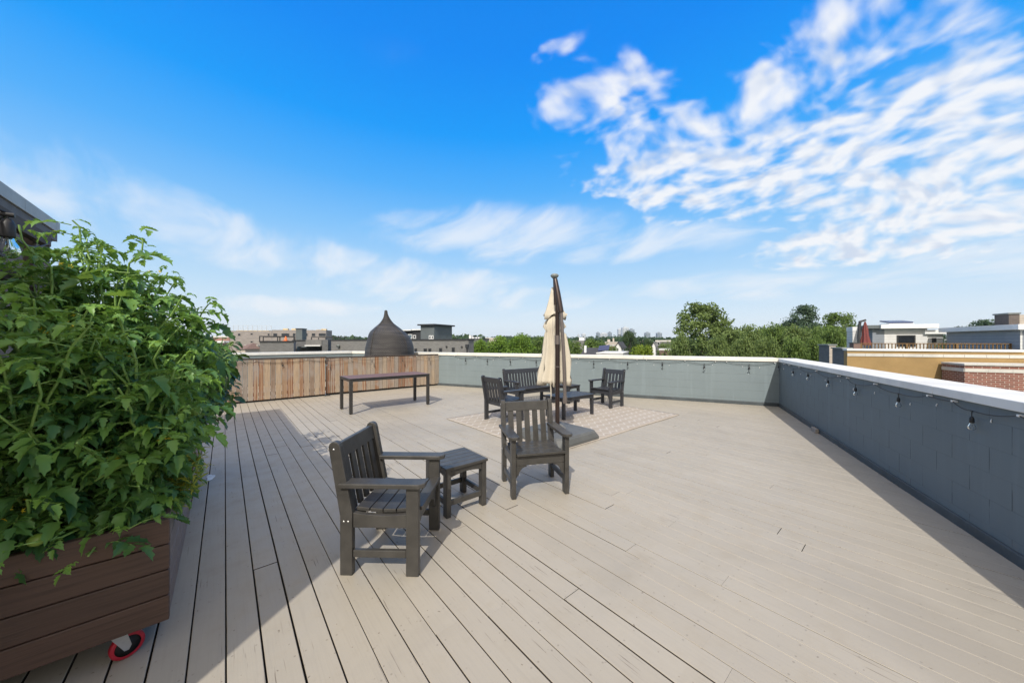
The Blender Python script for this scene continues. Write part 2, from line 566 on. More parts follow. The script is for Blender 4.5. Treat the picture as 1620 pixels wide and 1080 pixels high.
mat_plain('stem_green', (0.22, 0.36, 0.09), 0.5, 0.15, 30, bumpk=0.1)
mat_plain('flower_yellow', (0.80, 0.62, 0.03), 0.6)
mat_plain('tomato_green', (0.24, 0.36, 0.07), 0.3, 0.1, 20, bumpk=0)
mat_plain('bark', (0.09, 0.07, 0.055), 0.9, 0.3, 3, bumpk=0.6, dist=0.05)
mat_plain('roof_dark', (0.05, 0.05, 0.052), 0.85, 0.2, 0.5)
mat_plain('roof_grey', (0.24, 0.24, 0.24), 0.85, 0.2, 0.5)
mat_plain('roof_white', (0.62, 0.62, 0.60), 0.8, 0.1, 0.5)
mat_plain('trim_white', (0.74, 0.74, 0.72), 0.6, 0.05, 1)
mat_plain('trim_black', (0.03, 0.031, 0.033), 0.6)
mat_plain('slate_panel', (0.105, 0.122, 0.125), 0.6, 0.1, 0.8)
mat_plain('stucco_tan', (0.335, 0.22, 0.09), 0.85, 0.10, 1.5, bumpk=0.3)
mat_plain('stone_band', (0.56, 0.54, 0.49), 0.7, 0.1, 2)
mat_plain('red_cloth', (0.17, 0.045, 0.040), 0.85)
mat_plain('rail_wood', (0.16, 0.09, 0.03), 0.7, 0.15, 4)
mat_plain('cone_orange', (0.75, 0.16, 0.03), 0.6)
mat_plain('lumber_pale', (0.62, 0.50, 0.30), 0.8)
mat_plain('awning_brown', (0.17, 0.11, 0.09), 0.8)
mat_plain('solar_blue', (0.03, 0.045, 0.12), 0.25)
mat_plain('window_dark', (0.018, 0.02, 0.024), 0.12, bumpk=0, spec=0.8)
mat_plain('window_sky', (0.10, 0.14, 0.17), 0.12, bumpk=0, spec=0.8)
mat_plain('canvas', (0.57, 0.515, 0.415), 0.9, 0.06, 3, bumpk=0.2, spec=0.15)
mat_plain('tower_pale', (0.52, 0.55, 0.58), 0.7, 0.05, 0.1, bumpk=0)
mat_plain('tower_mid', (0.24, 0.28, 0.32), 0.7, 0.05, 0.1, bumpk=0)
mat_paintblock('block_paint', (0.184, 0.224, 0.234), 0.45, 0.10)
mat_paintblock('block_paint_shade', (0.130, 0.160, 0.172), 0.22, 0.85)  # same paint as the back wall, with the right wall's shade put into the colour
mat_blocks('brick_red', (0.215, 0.075, 0.050), 0.225, 0.075, (0.46, 0.40, 0.34), 0.007, var=0.25, patch=0.9, ms=0.1)
mat_blocks('brick_brown', (0.120, 0.095, 0.080), 0.225, 0.075, (0.17, 0.15, 0.14), 0.007, var=0.2, patch=0.8)
mat_blocks('brick_grey', (0.185, 0.180, 0.170), 0.24, 0.08, (0.155, 0.155, 0.15), 0.009, var=0.16, patch=0.8)
mat_blocks('brick_slate', (0.125, 0.127, 0.128), 0.24, 0.08, (0.13, 0.13, 0.13), 0.009, var=0.14, patch=0.8)
mat_blocks('brick_cream', (0.46, 0.40, 0.33), 0.24, 0.08, (0.5, 0.45, 0.4), 0.009, var=0.14, patch=0.8)
mat_blocks('concrete_block', (0.285, 0.255, 0.235), 0.6, 0.3, (0.22, 0.20, 0.18), 0.02, var=0.1, patch=0.7)
mat_siding('siding_white', (0.70, 0.69, 0.66), 0.18)
mat_siding('siding_grey', (0.25, 0.275, 0.305), 0.18)
mat_wood('cedar', [(0.0, (0.27, 0.225, 0.18)), (0.35, (0.37, 0.285, 0.20)), (0.65, (0.42, 0.30, 0.19)), (0.85, (0.32, 0.20, 0.115)), (1.0, (0.22, 0.16, 0.115))],
         (55, 55, 2.6), 0.75, grey=(0.31, 0.265, 0.225), swirl=0.85)
mat_wood('planter_wood', [(0, (0.068, 0.040, 0.029)), (1, (0.108, 0.062, 0.044))], (2.5, 60, 60), 0.6, bumpk=0.5)
mat_wood('planter_side', [(0, (0.120, 0.080, 0.075)), (1, (0.140, 0.098, 0.090))], (60, 2.5, 60), 0.35, bumpk=0.2)
mat_wood('trellis_wood', [(0, (0.055, 0.040, 0.033)), (1, (0.085, 0.065, 0.055))], (40, 3, 40), 0.75, bumpk=0.5)
mat_leaf('tomato_leaf', (0.034, 0.128, 0.050), (0.250, 0.455, 0.085), 0.42, 0.40)
mat_leaf('pepper_leaf', (0.014, 0.052, 0.022), (0.045, 0.115, 0.030), 0.30, 0.2)
mat_leaf('herb_leaf', (0.26, 0.30, 0.03), (0.50, 0.46, 0.06), 0.6, 0.3)
mat_leaf('tree_leaf', (0.50, 0.55, 0.50), (1.0, 1.0, 1.0), 0.6, 0.34, True, 0.25)
mat_glass('bulb_glass')
MAT = MATS


# ------------------------------------------------------------------ mesh building
class MB:
    def __init__(self):
        self.v, self.f, self.sm, self.t = [], [], [], []

    def add(self, verts, faces, smooth=False, tint=0.5, M=None):
        n = len(self.v)
        for p in verts:
            p = Vector(p)
            self.v.append(tuple(M @ p) if M is not None else tuple(p))
            self.t.append(tint)
        for f in faces:
            self.f.append(tuple(i + n for i in f))
            self.sm.append(smooth)
        return self

    def box(self, x0, x1, y0, y1, z0, z1, tint=0.5, M=None):
        vs = [(x0, y0, z0), (x1, y0, z0), (x1, y1, z0), (x0, y1, z0), (x0, y0, z1), (x1, y0, z1), (x1, y1, z1), (x0, y1, z1)]
        fs = [(0, 3, 2, 1), (4, 5, 6, 7), (0, 1, 5, 4), (1, 2, 6, 5), (2, 3, 7, 6), (3, 0, 4, 7)]
        return self.add(vs, fs, False, tint, M)

    def prism(self, poly, axis, lo, hi, tint=0.5, M=None):
        """extrude a polygon: axis 'x' -> poly is (y,z); 'y' -> (x,z); 'z' -> (x,y)"""
        def pt(p, k):
            return {'x': (k, p[0], p[1]), 'y': (p[0], k, p[1]), 'z': (p[0], p[1], k)}[axis]
        n = len(poly)
        vs = [pt(p, lo) for p in poly] + [pt(p, hi) for p in poly]
        fs = [tuple(range(n - 1, -1, -1)), tuple(range(n, 2 * n))]
        fs += [(i, (i + 1) % n, n + (i + 1) % n, n + i) for i in range(n)]
        if axis == 'y':
            fs = [tuple(reversed(f)) for f in fs]
        return self.add(vs, fs, False, tint, M)

    def tube(self, pts, r, seg=8, tint=0.5, M=None, caps=True, smooth=True):
        pts = [Vector(p) for p in pts]
        n = len(pts)
        rs = r if isinstance(r, (list, tuple)) else [r] * n
        vs, fs = [], []
        prev = None
        for i, p in enumerate(pts):
            d = (pts[min(i + 1, n - 1)] - pts[max(i - 1, 0)])
            d = d.normalized() if d.length > 1e-9 else Vector((0, 0, 1))
            if prev is None:
                a = d.cross(Vector((0, 0, 1)))
                if a.length < 1e-3:
                    a = d.cross(Vector((1, 0, 0)))
                a.normalize()
            else:
                a = (prev - d * prev.dot(d))
                a = a.normalized() if a.length > 1e-6 else d.orthogonal().normalized()
            prev = a
            b = d.cross(a)
            for k in range(seg):
                w = 2 * math.pi * k / seg
                vs.append(p + (a * math.cos(w) + b * math.sin(w)) * rs[i])
        for i in range(n - 1):
            for k in range(seg):
                k2 = (k + 1) % seg
                fs.append((i * seg + k, i * seg + k2, (i + 1) * seg + k2, (i + 1) * seg + k))
        self.add(vs, fs, smooth, tint, M)
        if caps:
            self.add(vs[:seg], [tuple(range(seg - 1, -1, -1))], False, tint, M)
            self.add(vs[-seg:], [tuple(range(seg))], False, tint, M)
        return self

    def lathe(self, prof, seg=24, tint=0.5, M=None, cx=None, smooth=True):
        """prof: (r, z); cx optional x offset of the axis per ring"""
        vs, fs = [], []
        for i, (r, z) in enumerate(prof):
            ox = cx[i] if cx else 0
            for k in range(seg):
                w = 2 * math.pi * k / seg
                vs.append((ox + r * math.cos(w), r * math.sin(w), z))
        for i in range(len(prof) - 1):
            for k in range(seg):
                k2 = (k + 1) % seg
                fs.append((i * seg + k, i * seg + k2, (i + 1) * seg + k2, (i + 1) * seg + k))
        return self.add(vs, fs, smooth, tint, M)

    def build(self, name, mat, parent=None, bevel=0.0, seg=2):
        me = bpy.data.meshes.new(name)
        me.from_pydata(self.v, [], self.f)
        me.polygons.foreach_set('use_smooth', self.sm)
        a = me.attributes.new('tint', 'FLOAT', 'POINT')
        a.data.foreach_set('value', self.t)
        me.materials.append(MAT[mat])
        me.update()
        o = bpy.data.objects.new(name, me)
        C.objects.link(o)
        if parent is not None:
            o.parent = parent
        if bevel:
            md = o.modifiers.new('bevel', 'BEVEL')
            md.width = bevel
            md.segments = seg
            md.limit_method = 'ANGLE'
        return o


def tag(o, label=None, cat=None, group=None, kind=None):
    if label:
        o['label'] = label
    if cat:
        o['category'] = cat
    if group:
        o['group'] = group
    if kind:
        o['kind'] = kind
    return o


def thing(name, label, cat, loc=(0, 0, 0), rotz=0.0, group=None):
    o = bpy.data.objects.new(name, None)
    o.empty_display_size = 0.2
    C.objects.link(o)
    o.location = loc
    o.rotation_euler = (0, 0, rotz)
    return tag(o, label, cat, group)


def copy_tree(o, parent=None):
    c = o.copy()
    C.objects.link(c)
    if parent is not None:
        c.parent = parent
    for ch in [x for x in bpy.data.objects if x.parent == o]:
        copy_tree(ch, c)
    return c


def yaw_to(fx, fy):
    """rotation that turns local +y to the direction (fx, fy)"""
    return math.atan2(-fx, fy)


# ------------------------------------------------------------------ the setting: ground, deck, walls
gm = MB()
R = 2600
gm.add([(-R, -R, 0), (R, -R, 0), (R, R, 0), (-R, R, 0)], [(0, 1, 2, 3)])
g = gm.build('ground', 'town_ground')
g.location = (0, 0, GROUND)
tag(g, kind='structure')

RC = Vector((6.49, 8.283))                    # inner corner of the right wall and the back wall
WR = Vector((0.443, 0.8966)).normalized()     # along the right wall, away from us
BL = Vector((-2.425, 12.24))                  # where the fence meets the back wall
WB = (BL - RC).normalized()                   # along the back wall, to the left
LC = RC + WB * 14.3                           # inner corner of the back wall and the left parapet
WL = Vector((-U.x, -U.y))                     # along the left parapet, towards us
R0 = RC - WR * 14.0
L1 = LC + WL * 12.0
poly = [R0, RC, LC, L1, Vector((-9, -6)), Vector((0.5, -6))]


def clip_line(a):
    """stretches of b inside the roof outline on the line u = a"""
    xs = []
    n = len(poly)
    for i in range(n):
        p, q = poly[i], poly[(i + 1) % n]
        pa, qa = p.x * U.x + p.y * U.y, q.x * U.x + q.y * U.y
        pb, qb = p.x * V.x + p.y * V.y, q.x * V.x + q.y * V.y
        if (pa - a) * (qa - a) < 0:
            xs.append(pb + (qb - pb) * (a - pa) / (qa - pa))
    xs.sort()
    return [(xs[i], xs[i + 1]) for i in range(0, len(xs) - 1, 2)]


rng = random.Random(7)
deck = MB()
pitch = 0.1445
a = -13.0
while a < 12.5:
    # boards shrink more on the sheltered side: wider gaps there
    gap0 = 0.0085 if a < 0.3 else (0.0068 if a < 1.7 else (0.0054 if a < 2.9 else 0.0038))
    for (b0, b1) in clip_line(a + pitch / 2):
        b = b0 - 0.12
        b1 += 0.12
        first = True
        while b < b1:
            ln = rng.choice([3.66, 4.27, 4.88, 4.88, 6.1])
            gap = gap0 * rng.choice(([0.12, 0.2, 0.3, 0.6, 1.0, 1.2] if a > 1.7 else [0.5, 0.7, 0.9, 1.0, 1.2]) if a > 0.3 else [0.8, 0.9, 1.0, 1.15])
            if first:
                ln *= rng.uniform(0.3, 1.0)
                first = False
            e = min(b + ln, b1)
            tn = rng.random()
            zj = rng.uniform(-0.0012, 0.0012)
            eg = rng.choice([0.0002, 0.0003, 0.0004, 0.0005, 0.0007, 0.004])
            jj = 0.0011 if a > 0.2 else 0.0008
            w0, w1 = a + gap / 2 + rng.uniform(-jj, jj), a + pitch - gap / 2 + rng.uniform(-jj, jj)
            c = 0.0022
            y0, y1 = b + eg, e - eg
            pr = [(w0, -0.028), (w1, -0.028), (w1, zj - c), (w1 - c, zj), (w0 + c, zj), (w0, zj - c)]
            deck.prism([(p[0], p[1]) for p in pr], 'y', y0, y1, tn)
            b = e
    a += pitch
dk = deck.build('deck', 'deck_paint')
dk.data.materials.append(MAT['board_side'])
mi = [0] * len(deck.f)
for k in range(len(deck.f)):
    if k % 8 in (0, 1, 3, 7):          # sawn ends and edges were never painted
        mi[k] = 1
dk.data.polygons.foreach_set('material_index', mi)
dk.rotation_euler = (0, 0, GRID)
tag(dk, kind='structure')

base = MB()
pts = [(p.x, p.y) for p in reversed(poly)]
base.prism(pts, 'z', -0.4, -0.034)
bo = base.build('deck_base', 'gap_dark')
tag(bo, kind='structure')


def parapet(name, label, start, direc, length, inner_left, top, cop_t, cop_mat, wallmat='block_paint', over=0.03, width=0.45, ext0=0.0, ext1=0.0, h0=0.0):
    """block wall whose inner face runs along `direc` from `start`; inner_left: the deck lies to the left of the run"""
    t = thing(name, label, 'wall', (start.x, start.y, 0), math.atan2(direc.y, direc.x))
    s = -1 if inner_left else 1          # outward side in local y
    y0, y1 = (0, s * 0.39)
    m = MB()
    m.box(-ext0 if ext0 > 0 else -0.02, length + ext1, min(y0, y1), max(y0, y1), -0.4, top - cop_t - 0.002)
    m.build('wall', wallmat, t)
    c = MB()
    y0, y1 = -s * over, s * (width - over)
    x = -ext0
    while x < length + ext1 - 0.01:
        x2 = min(x + 3.05, length + ext1)
        c.box(x + 0.0015, x2 - 0.0015, min(y0, y1), max(y0, y1), top - cop_t, top)
        x = x2
    c.build('coping', cop_mat, t, bevel=0.006)
    f = MB()
    y0, y1 = -s * 0.022, s * 0.02
    f.box(-ext0 * 0 + 0.02, length - 0.02, min(y0, y1), max(y0, y1), -0.02, 0.085)
    x = 0.0
    r2 = random.Random(3)
    f.build('base_flashing', 'flashing' if name == 'parapet_wall' and inner_left is False else 'flashing', t, bevel=0.01)
    return t


TOP = 1.165
# right wall: run from the corner towards us, deck on the right-hand side of that run
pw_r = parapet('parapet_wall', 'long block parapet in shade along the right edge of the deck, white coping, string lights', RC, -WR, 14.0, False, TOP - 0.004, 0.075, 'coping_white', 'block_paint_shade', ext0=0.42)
pw_b = parapet('parapet_wall', 'sunlit grey blue block parapet behind the lounge chairs, cream coping', RC, WB, 14.3, True, TOP + 0.012, 0.092, 'coping_cream', ext0=-0.03, ext1=0.42)
pw_l = parapet('parapet_wall', 'low parapet with pale coping behind the cedar fence and planter', LC, WL, 12.0, True, TOP + 0.02, 0.092, 'coping_white', ext0=-0.03)

# our own building below the roof
mb = MB()
out = [p + (p - Vector((0, 3))).normalized() * 0.3 for p in poly]
mb.prism([(p.x, p.y) for p in reversed(out)], 'z', GROUND, -0.41)
ob = mb.build('apartment_building', 'brick_brown')
tag(ob, 'brown brick building under the roof deck, mostly out of sight', 'building')

# ------------------------------------------------------------------ stair penthouse at the left, casting the big shade
PA, PB0, PB1, PH = -1.72, 0.78, 7.55, 3.19
pent = thing('penthouse', 'brown brick stair penthouse behind the tomato planter, grey metal roof edge', 'building', ab(0, 0), GRID)
m = MB(); m.box(PA - 4.2, PA - 0.07, PB0 + 0.07, PB1 - 0.07, 0, PH - 0.26); m.build('wall', 'brick_brown', pent)
m = MB(); m.box(PA - 4.2, PA - 0.02, PB0 + 0.02, PB1 - 0.02, PH - 0.258, PH - 0.145); m.build('soffit', 'soffit', pent)
m = MB()
x = PB0
while x < PB1 - 0.05:
    x2 = min(x + 0.95, PB1)
    m.box(PA - 0.04, PA, x + 0.002, x2 - 0.002, PH - 0.142, PH)
    x = x2
m.box(PA - 4.2, PA - 0.042, PB0, PB0 + 0.04, PH - 0.142, PH)
m.box(PA - 4.2, PA - 0.042, PB1 - 0.04, PB1, PH - 0.142, PH)
m.build('fascia', 'fascia_metal', pent, bevel=0.004)
m = MB(); m.box(PA - 4.2, PA - 0.045, PB0 + 0.045, PB1 - 0.045, PH - 0.13, PH - 0.03); m.build('roof', 'roof_grey', pent)

# ------------------------------------------------------------------ cedar fence panels
def fence(a0, a1, b, z0, z1, label, seed):
    r = random.Random(seed)
    t = thing('cedar_fence', label, 'fence', ab(a0, b), GRID, 'cedar fence panels in front of the left parapet')
    L = a1 - a0
    m = MB()
    x = 0.0
    while x < L - 0.03:
        w = min(r.choice([0.112, 0.125, 0.138, 0.14]), L - x)
        dz = r.uniform(-0.004, 0.004)
        dy = r.uniform(-0.002, 0.002)
        m.box(x + 0.004, x + w - 0.004, -0.018 + dy, 0.004 + dy, z0 + dz, z1 - 0.032, r.random())
        x += w
    m.build('boards', 'cedar', t, bevel=0.002, seg=1)
    m = MB(); m.box(-0.01, L + 0.01, -0.035, 0.06, z1 - 0.028, z1, 0.15); m.build('cap_rail', 'trellis_wood', t, bevel=0.003)
    m = MB(); m.box(0, L, 0.0065, 0.045, z0 + 0.1, z0 + 0.19); m.box(0, L, 0.0065, 0.045, z1 - 0.2, z1 - 0.11); m.build('back_rail', 'trellis_wood', t)
    for k in np.arange(0.1, L, 1.2):
        m = MB(); m.box(k, k + 0.08, 0.05, 0.13, 0, z1 - 0.04); m.build('post', 'trellis_wood', t)
    m = MB(); m.box(0.02, L - 0.02, 0.01, 0.04, 0.0, z0 + 0.02); m.build('dark_gap_strip', 'gap_dark', t)  # dark strip standing in for the shaded gap under the boards
    return t


fence(2.26, 6.08, 11.16, 0.06, 1.125, 'longer cedar board fence panel behind the bar table, dome rising over it', 5)
fence(-2.6, 2.25, 11.10, 0.05, 1.145, 'taller cedar fence panel reaching behind the planter foliage', 9)
# small foot blocks under the joint
m = MB(); m.box(-0.06, 0.08, -0.05, 0.03, 0, 0.035); o = m.build('fence_foot', 'dark_metal', None, bevel=0.004); o.location = ab(2.27, 11.08); o.rotation_euler.z = GRID
tag(o, 'small dark foot on the deck at the joint of the two fence panels', 'fence foot')

# ------------------------------------------------------------------ deck furniture of dark recycled lumber
def make_seat(name, label, cat, W, nsl, mat, group=None):
    t = thing(name, label, cat, group=group)
    hw = W / 2
    BV = 0.005
    for s in (-1, 1):
        x0, x1 = sorted((s * hw, s * (hw - 0.046)))
        m = MB(); m.box(x0, x1, 0.188, 0.274, 0, 0.597); m.build('leg', mat, t, BV)
        # rear leg: upright to the seat, then leaning back, rounded at the top
        arc = []
        cx, cz, rr = -0.302, 0.862, 0.040
        for k in range(7):
            w = math.radians(5 + 170 * k / 6)
            arc.append((cx + rr * math.cos(w), cz + rr * math.sin(w)))
        pl = [(-0.262, 0), (-0.178, 0), (-0.178, 0.43)] + arc + [(-0.262, 0.40)]
        m = MB(); m.prism(pl, 'x', x0, x1); lg = m.build('leg', mat, t, BV)
        for (yy, zz) in ((-0.305, 0.85), (-0.235, 0.365), (-0.205, 0.365)):
            q = MB(); q.lathe([(0.0, s * 0.0035), (0.006, s * 0.0025), (0.007, 0)], 8, M=Matrix.Translation((s * hw, yy, zz)) @ Matrix.Rotation(math.pi / 2, 4, 'Y'))
            q.build('screw', 'screw_steel', lg)
        # arm: board with chamfered nose
        xi, xo = s * (hw - 0.078), s * (hw + 0.032)
        pl = [(xi, -0.222), (xo, -0.262), (xo, 0.285), (xo - s * 0.03, 0.318), (xi + s * 0.03, 0.318), (xi, 0.285)]
        if s < 0:
            pl = pl[::-1]
        m = MB(); m.prism(pl, 'z', 0.599, 0.631); m.build('arm', mat, t, 0.006)
        m = MB(); m.box(min(s * (hw - 0.008), s * (hw - 0.038)), max(s * (hw - 0.008), s * (hw - 0.038)), -0.177, 0.187, 0.118, 0.168); m.build('stretcher', mat, t, BV)
        # curved corner bracket under the front apron
        xa = s * (hw - 0.047)
        arcp = [(xa - s * 0.115, 0.322), (xa, 0.322), (xa, 0.195)]
        for k in range(1, 7):
            w = k / 6 * math.pi / 2
            arcp.append((xa - s * (0.028 + 0.087 * (1 - math.cos(w))), 0.205 + 0.105 * math.sin(w)))
        if s > 0:
            arcp = arcp[::-1]
        m = MB(); m.prism(arcp, 'y', 0.222, 0.247); m.build('bracket', mat, t, 0.003)
    # seat slats, slightly dished
    f = lambda y: 0.404 + 0.10 * (y - 0.03) ** 2 / 0.26 + (0.0 if y < 0.2 else -0.3 * (y - 0.2) ** 2)
    for s in (-1, 1):
        ys = np.linspace(-0.177, 0.187, 9)
        pl = [(-0.177, 0.318), (0.187, 0.318)] + [(float(q), f(float(q)) - 0.0015) for q in ys[::-1]]
        a0, a1 = sorted((s * (hw - 0.012), s * (hw - 0.047)))
        m = MB(); m.prism(pl, 'x', a0, a1); m.build('side_rail', mat, t, 0.003)
    m = MB()
    n = 5
    y0, y1 = -0.172, 0.292
    wv = (y1 - y0) / n
    for i in range(n):
        ya, yb = y0 + i * wv + 0.003, y0 + (i + 1) * wv - 0.003
        za, zb = f(ya), f(yb)
        xi = hw - 0.049 if yb > 0.18 or True else hw
        pl = [(ya, za), (yb, zb), (yb, zb + 0.026), (ya, za + 0.026)]
        m.prism(pl, 'x', -xi, xi)
    m.build('seat', mat, t, 0.004)
    m = MB(); m.box(-hw + 0.047, hw - 0.047, 0.222, 0.250, 0.324, 0.4135); m.build('apron', mat, t, BV)
    m = MB(); m.box(-hw + 0.047, hw - 0.047, -0.212, -0.180, 0.322, 0.402); m.build('rear_rail', mat, t, BV)
    # back: leaning frame
    def by(z):
        return -0.220 - (z - 0.42) * 0.185
    lean = lambda z0, z1, th: [(by(z0) - th / 2, z0), (by(z0) + th / 2, z0), (by(z1) + th / 2, z1), (by(z1) - th / 2, z1)]
    m = MB(); m.prism(lean(0.772, 0.878, 0.030), 'x', -hw + 0.047, hw - 0.047); m.build('top_rail', mat, t, BV)
    m = MB()
    inner = W - 0.094
    sw = 0.062
    gapw = (inner - nsl * sw) / (nsl + 1)
    for i in range(nsl):
        xa = -inner / 2 + gapw + i * (sw + gapw)
        m.prism(lean(0.404, 0.771, 0.020), 'x', xa, xa + sw)
    m.build('back_slats', mat, t, 0.003)
    return t


G_CH = 'dark lumber garden armchairs on the deck'
CW = 0.612
ch1 = make_seat('armchair', 'dark grey slatted armchair nearest the camera, side on beside the low end table', 'armchair', CW, 5, 'charcoal_lumber', G_CH)
ch1.location = (-0.893, 2.605, 0); ch1.rotation_euler.z = yaw_to(1.0, -0.03)
ch2 = copy_tree(ch1)
ch2['label'] = 'dark grey slatted armchair facing the camera in front of the parasol base'
ch2.location = (0.235, 3.74, 0); ch2.rotation_euler.z = yaw_to(0.225, -0.974)
ch3 = make_seat('armchair', 'dark grey armchair seen from behind, left of the coffee table on the rug', 'armchair', CW, 5, 'blue_black_lumber', G_CH)
ch3.location = (-0.17, 6.85, 0); ch3.rotation_euler.z = yaw_to(0.78, 0.62)
ch4 = copy_tree(ch3)
ch4['label'] = 'dark grey armchair facing the coffee table from its far side, close to the back wall'
ch4.location = (2.33, 8.40, 0); ch4.rotation_euler.z = yaw_to(-0.78, -0.62)
love = make_seat('garden_bench', 'dark two seat slatted bench with arms behind the parasol', 'bench', 1.23, 12, 'blue_black_lumber')
love.location = (0.45, 8.60, 0); love.rotation_euler.z = yaw_to(0.60, -0.80)


def make_table(name, label, cat, L, W, H, mat, nsl, stretch, group=None):
    t = thing(name, label, cat, group=group)
    m = MB()
    wv = W / nsl
    for i in range(nsl):
        m.box(-L / 2, L / 2, -W / 2 + i * wv + 0.002, -W / 2 + (i + 1) * wv - 0.002, H - 0.026, H)
    m.build('tabletop', mat, t, 0.004)
    ins = 0.012
    lw, ld = 0.068, 0.048
    for sx in (-1, 1):
        for sy in (-1, 1):
            xa, xb = sorted((sx * (L / 2 - ins), sx * (L / 2 - ins - ld)))
            ya, yb = sorted((sy * (W / 2 - ins), sy * (W / 2 - ins - lw)))
            m = MB(); m.box(xa, xb, ya, yb, 0, H - 0.028); m.build('leg', mat, t, 0.005)
    x = L / 2 - ins - ld - 0.001
    y = W / 2 - ins - lw - 0.001
    for s in (-1, 1):
        # aprons with a gently arched lower edge
        arc = [(-x, H - 0.029), (-x, H - 0.095)] + [(-x + 2 * x * k / 10, H - 0.095 + 0.022 * math.sin(math.pi * k / 10)) for k in range(1, 10)] + [(x, H - 0.095), (x, H - 0.029)]
        m = MB(); ya, yb = sorted((s * (W / 2 - ins - 0.008), s * (W / 2 - ins - 0.034)))
        m.prism(arc[::-1], 'y', ya, yb); m.build('apron', mat, t, 0.003)
        arc = [(-y, H - 0.029), (-y, H - 0.095)] + [(-y + 2 * y * k / 10, H - 0.095 + 0.020 * math.sin(math.pi * k / 10)) for k in range(1, 10)] + [(y, H - 0.095), (y, H - 0.029)]
        m = MB(); xa, xb = sorted((s * (L / 2 - ins - 0.008), s * (L / 2 - ins - 0.034)))
        m.prism(arc, 'x', xa, xb); m.build('apron', mat, t, 0.003)
        if stretch:
            m = MB(); m.box(xa, xb, -y, y, 0.10, 0.15); m.build('stretcher', mat, t, 0.004)
            m = MB(); m.box(-x, x, ya, yb, 0.10, 0.15); m.build('stretcher', mat, t, 0.004)
    return t


et = make_table('end_table', 'low square slatted end table between the two nearest armchairs', 'side table', 0.455, 0.455, 0.45, 'charcoal_lumber', 5, True)
et.location = (-0.55, 3.34, 0); et.rotation_euler.z = math.radians(39)
et2 = make_table('end_table', 'dark end table by the back wall, half hidden behind the parasol', 'side table', 0.455, 0.455, 0.455, 'blue_black_lumber', 5, True)
et2.location = (1.46, 8.90, 0); et2.rotation_euler.z = GRID
ct = make_table('coffee_table', 'dark slatted coffee table on the rug behind the parasol pole', 'coffee table', 0.96, 0.56, 0.45, 'blue_black_lumber', 5, False)
ct.location = (1.24, 7.32, 0); ct.rotation_euler.z = math.atan2(0.62, 0.78)

# bar table with a maroon top
bt = thing('dining_table', 'long table with maroon top and dark metal legs in front of the cedar fence', 'table', (-3.045, 8.265, 0), GRID)
TL, TW, TH = 1.88, 0.84, 0.775
m = MB()
for k in range(6):
    m.box(-TL / 2 + 0.02, TL / 2 - 0.02, -TW / 2 + 0.02 + k * 0.1334, -TW / 2 + 0.02 + (k + 1) * 0.1334 - 0.003, TH - 0.014, TH, 0.5)
m.build('tabletop', 'maroon_top', bt, 0.002)
m = MB()
for s in (-1, 1):
    a0, a1 = sorted((s * TW / 2, s * (TW / 2 - 0.0185))); m.box(-TL / 2, TL / 2, a0, a1, TH - 0.016, TH - 0.002)
    a0, a1 = sorted((s * TL / 2, s * (TL / 2 - 0.0185))); m.box(a0, a1, -TW / 2 + 0.019, TW / 2 - 0.019, TH - 0.016, TH - 0.002)
m.build('top_edge', 'dark_metal', bt, 0.002)
m = MB()
for s in (-1, 1):
    a0, a1 = sorted((s * (TW / 2 - 0.012), s * (TW / 2 - 0.042))); m.box(-TL / 2 + 0.072, TL / 2 - 0.072, a0, a1, TH - 0.072, TH - 0.018)
    a0, a1 = sorted((s * (TL / 2 - 0.012), s * (TL / 2 - 0.042))); m.box(a0, a1, -TW / 2 + 0.072, TW / 2 - 0.072, TH - 0.072, TH - 0.018)
m.build('frame', 'dark_metal', bt, 0.003)
for sx in (-1, 1):
    for sy in (-1, 1):
        xa, xb = sorted((sx * (TL / 2 - 0.006), sx * (TL / 2 - 0.070)))
        ya, yb = sorted((sy * (TW / 2 - 0.006), sy * (TW / 2 - 0.070)))
        m = MB(); m.box(xa, xb, ya, yb, 0.012, TH - 0.018); l = m.build('leg', 'dark_metal', bt, 0.004)
        m = MB(); m.lathe([(0.0, 0), (0.018, 0), (0.018, 0.0115), (0.0, 0.0115)], 10, M=Matrix.Translation(((xa + xb) / 2, (ya + yb) / 2, 0))); m.build('foot', 'black_plastic', l)

# ------------------------------------------------------------------ rug
RN = Vector((0.53, 4.75))
rug = MB()
RL, RW = 4.02, 2.9
nx, ny = 60, 44
vs = []
r = random.Random(4)
for j in range(ny + 1):
    for i in range(nx + 1):
        x, y = RL * i / nx, RW * j / ny
        e = min(x, RL - x, y, RW - y)
        z = 0.006 + (0.003 * (math.sin(x * 2.3 + y) + math.sin(y * 3.1 - x * 1.7)) * 0.5 + 0.003 if e < 0.12 else 0)
        vs.append((x + (0.006 * math.sin(y * 4) if i in (0, nx) else 0), y + (0.007 * math.sin(x * 3.3) if j in (0, ny) else 0), max(z, 0.0045)))
fs = [(j * (nx + 1) + i, j * (nx + 1) + i + 1, (j + 1) * (nx + 1) + i + 1, (j + 1) * (nx + 1) + i) for j in range(ny) for i in range(nx)]
rug.add(vs, fs, True)
ro = rug.build('rug', 'rug_weave')
ro.location = (RN.x, RN.y, 0)
ro.rotation_euler.z = GRID
sd = ro.modifiers.new('thickness', 'SOLIDIFY'); sd.thickness = 0.0035; sd.offset = -1
tag(ro, 'beige outdoor rug with white zigzag lines under the lounge chairs', 'rug')

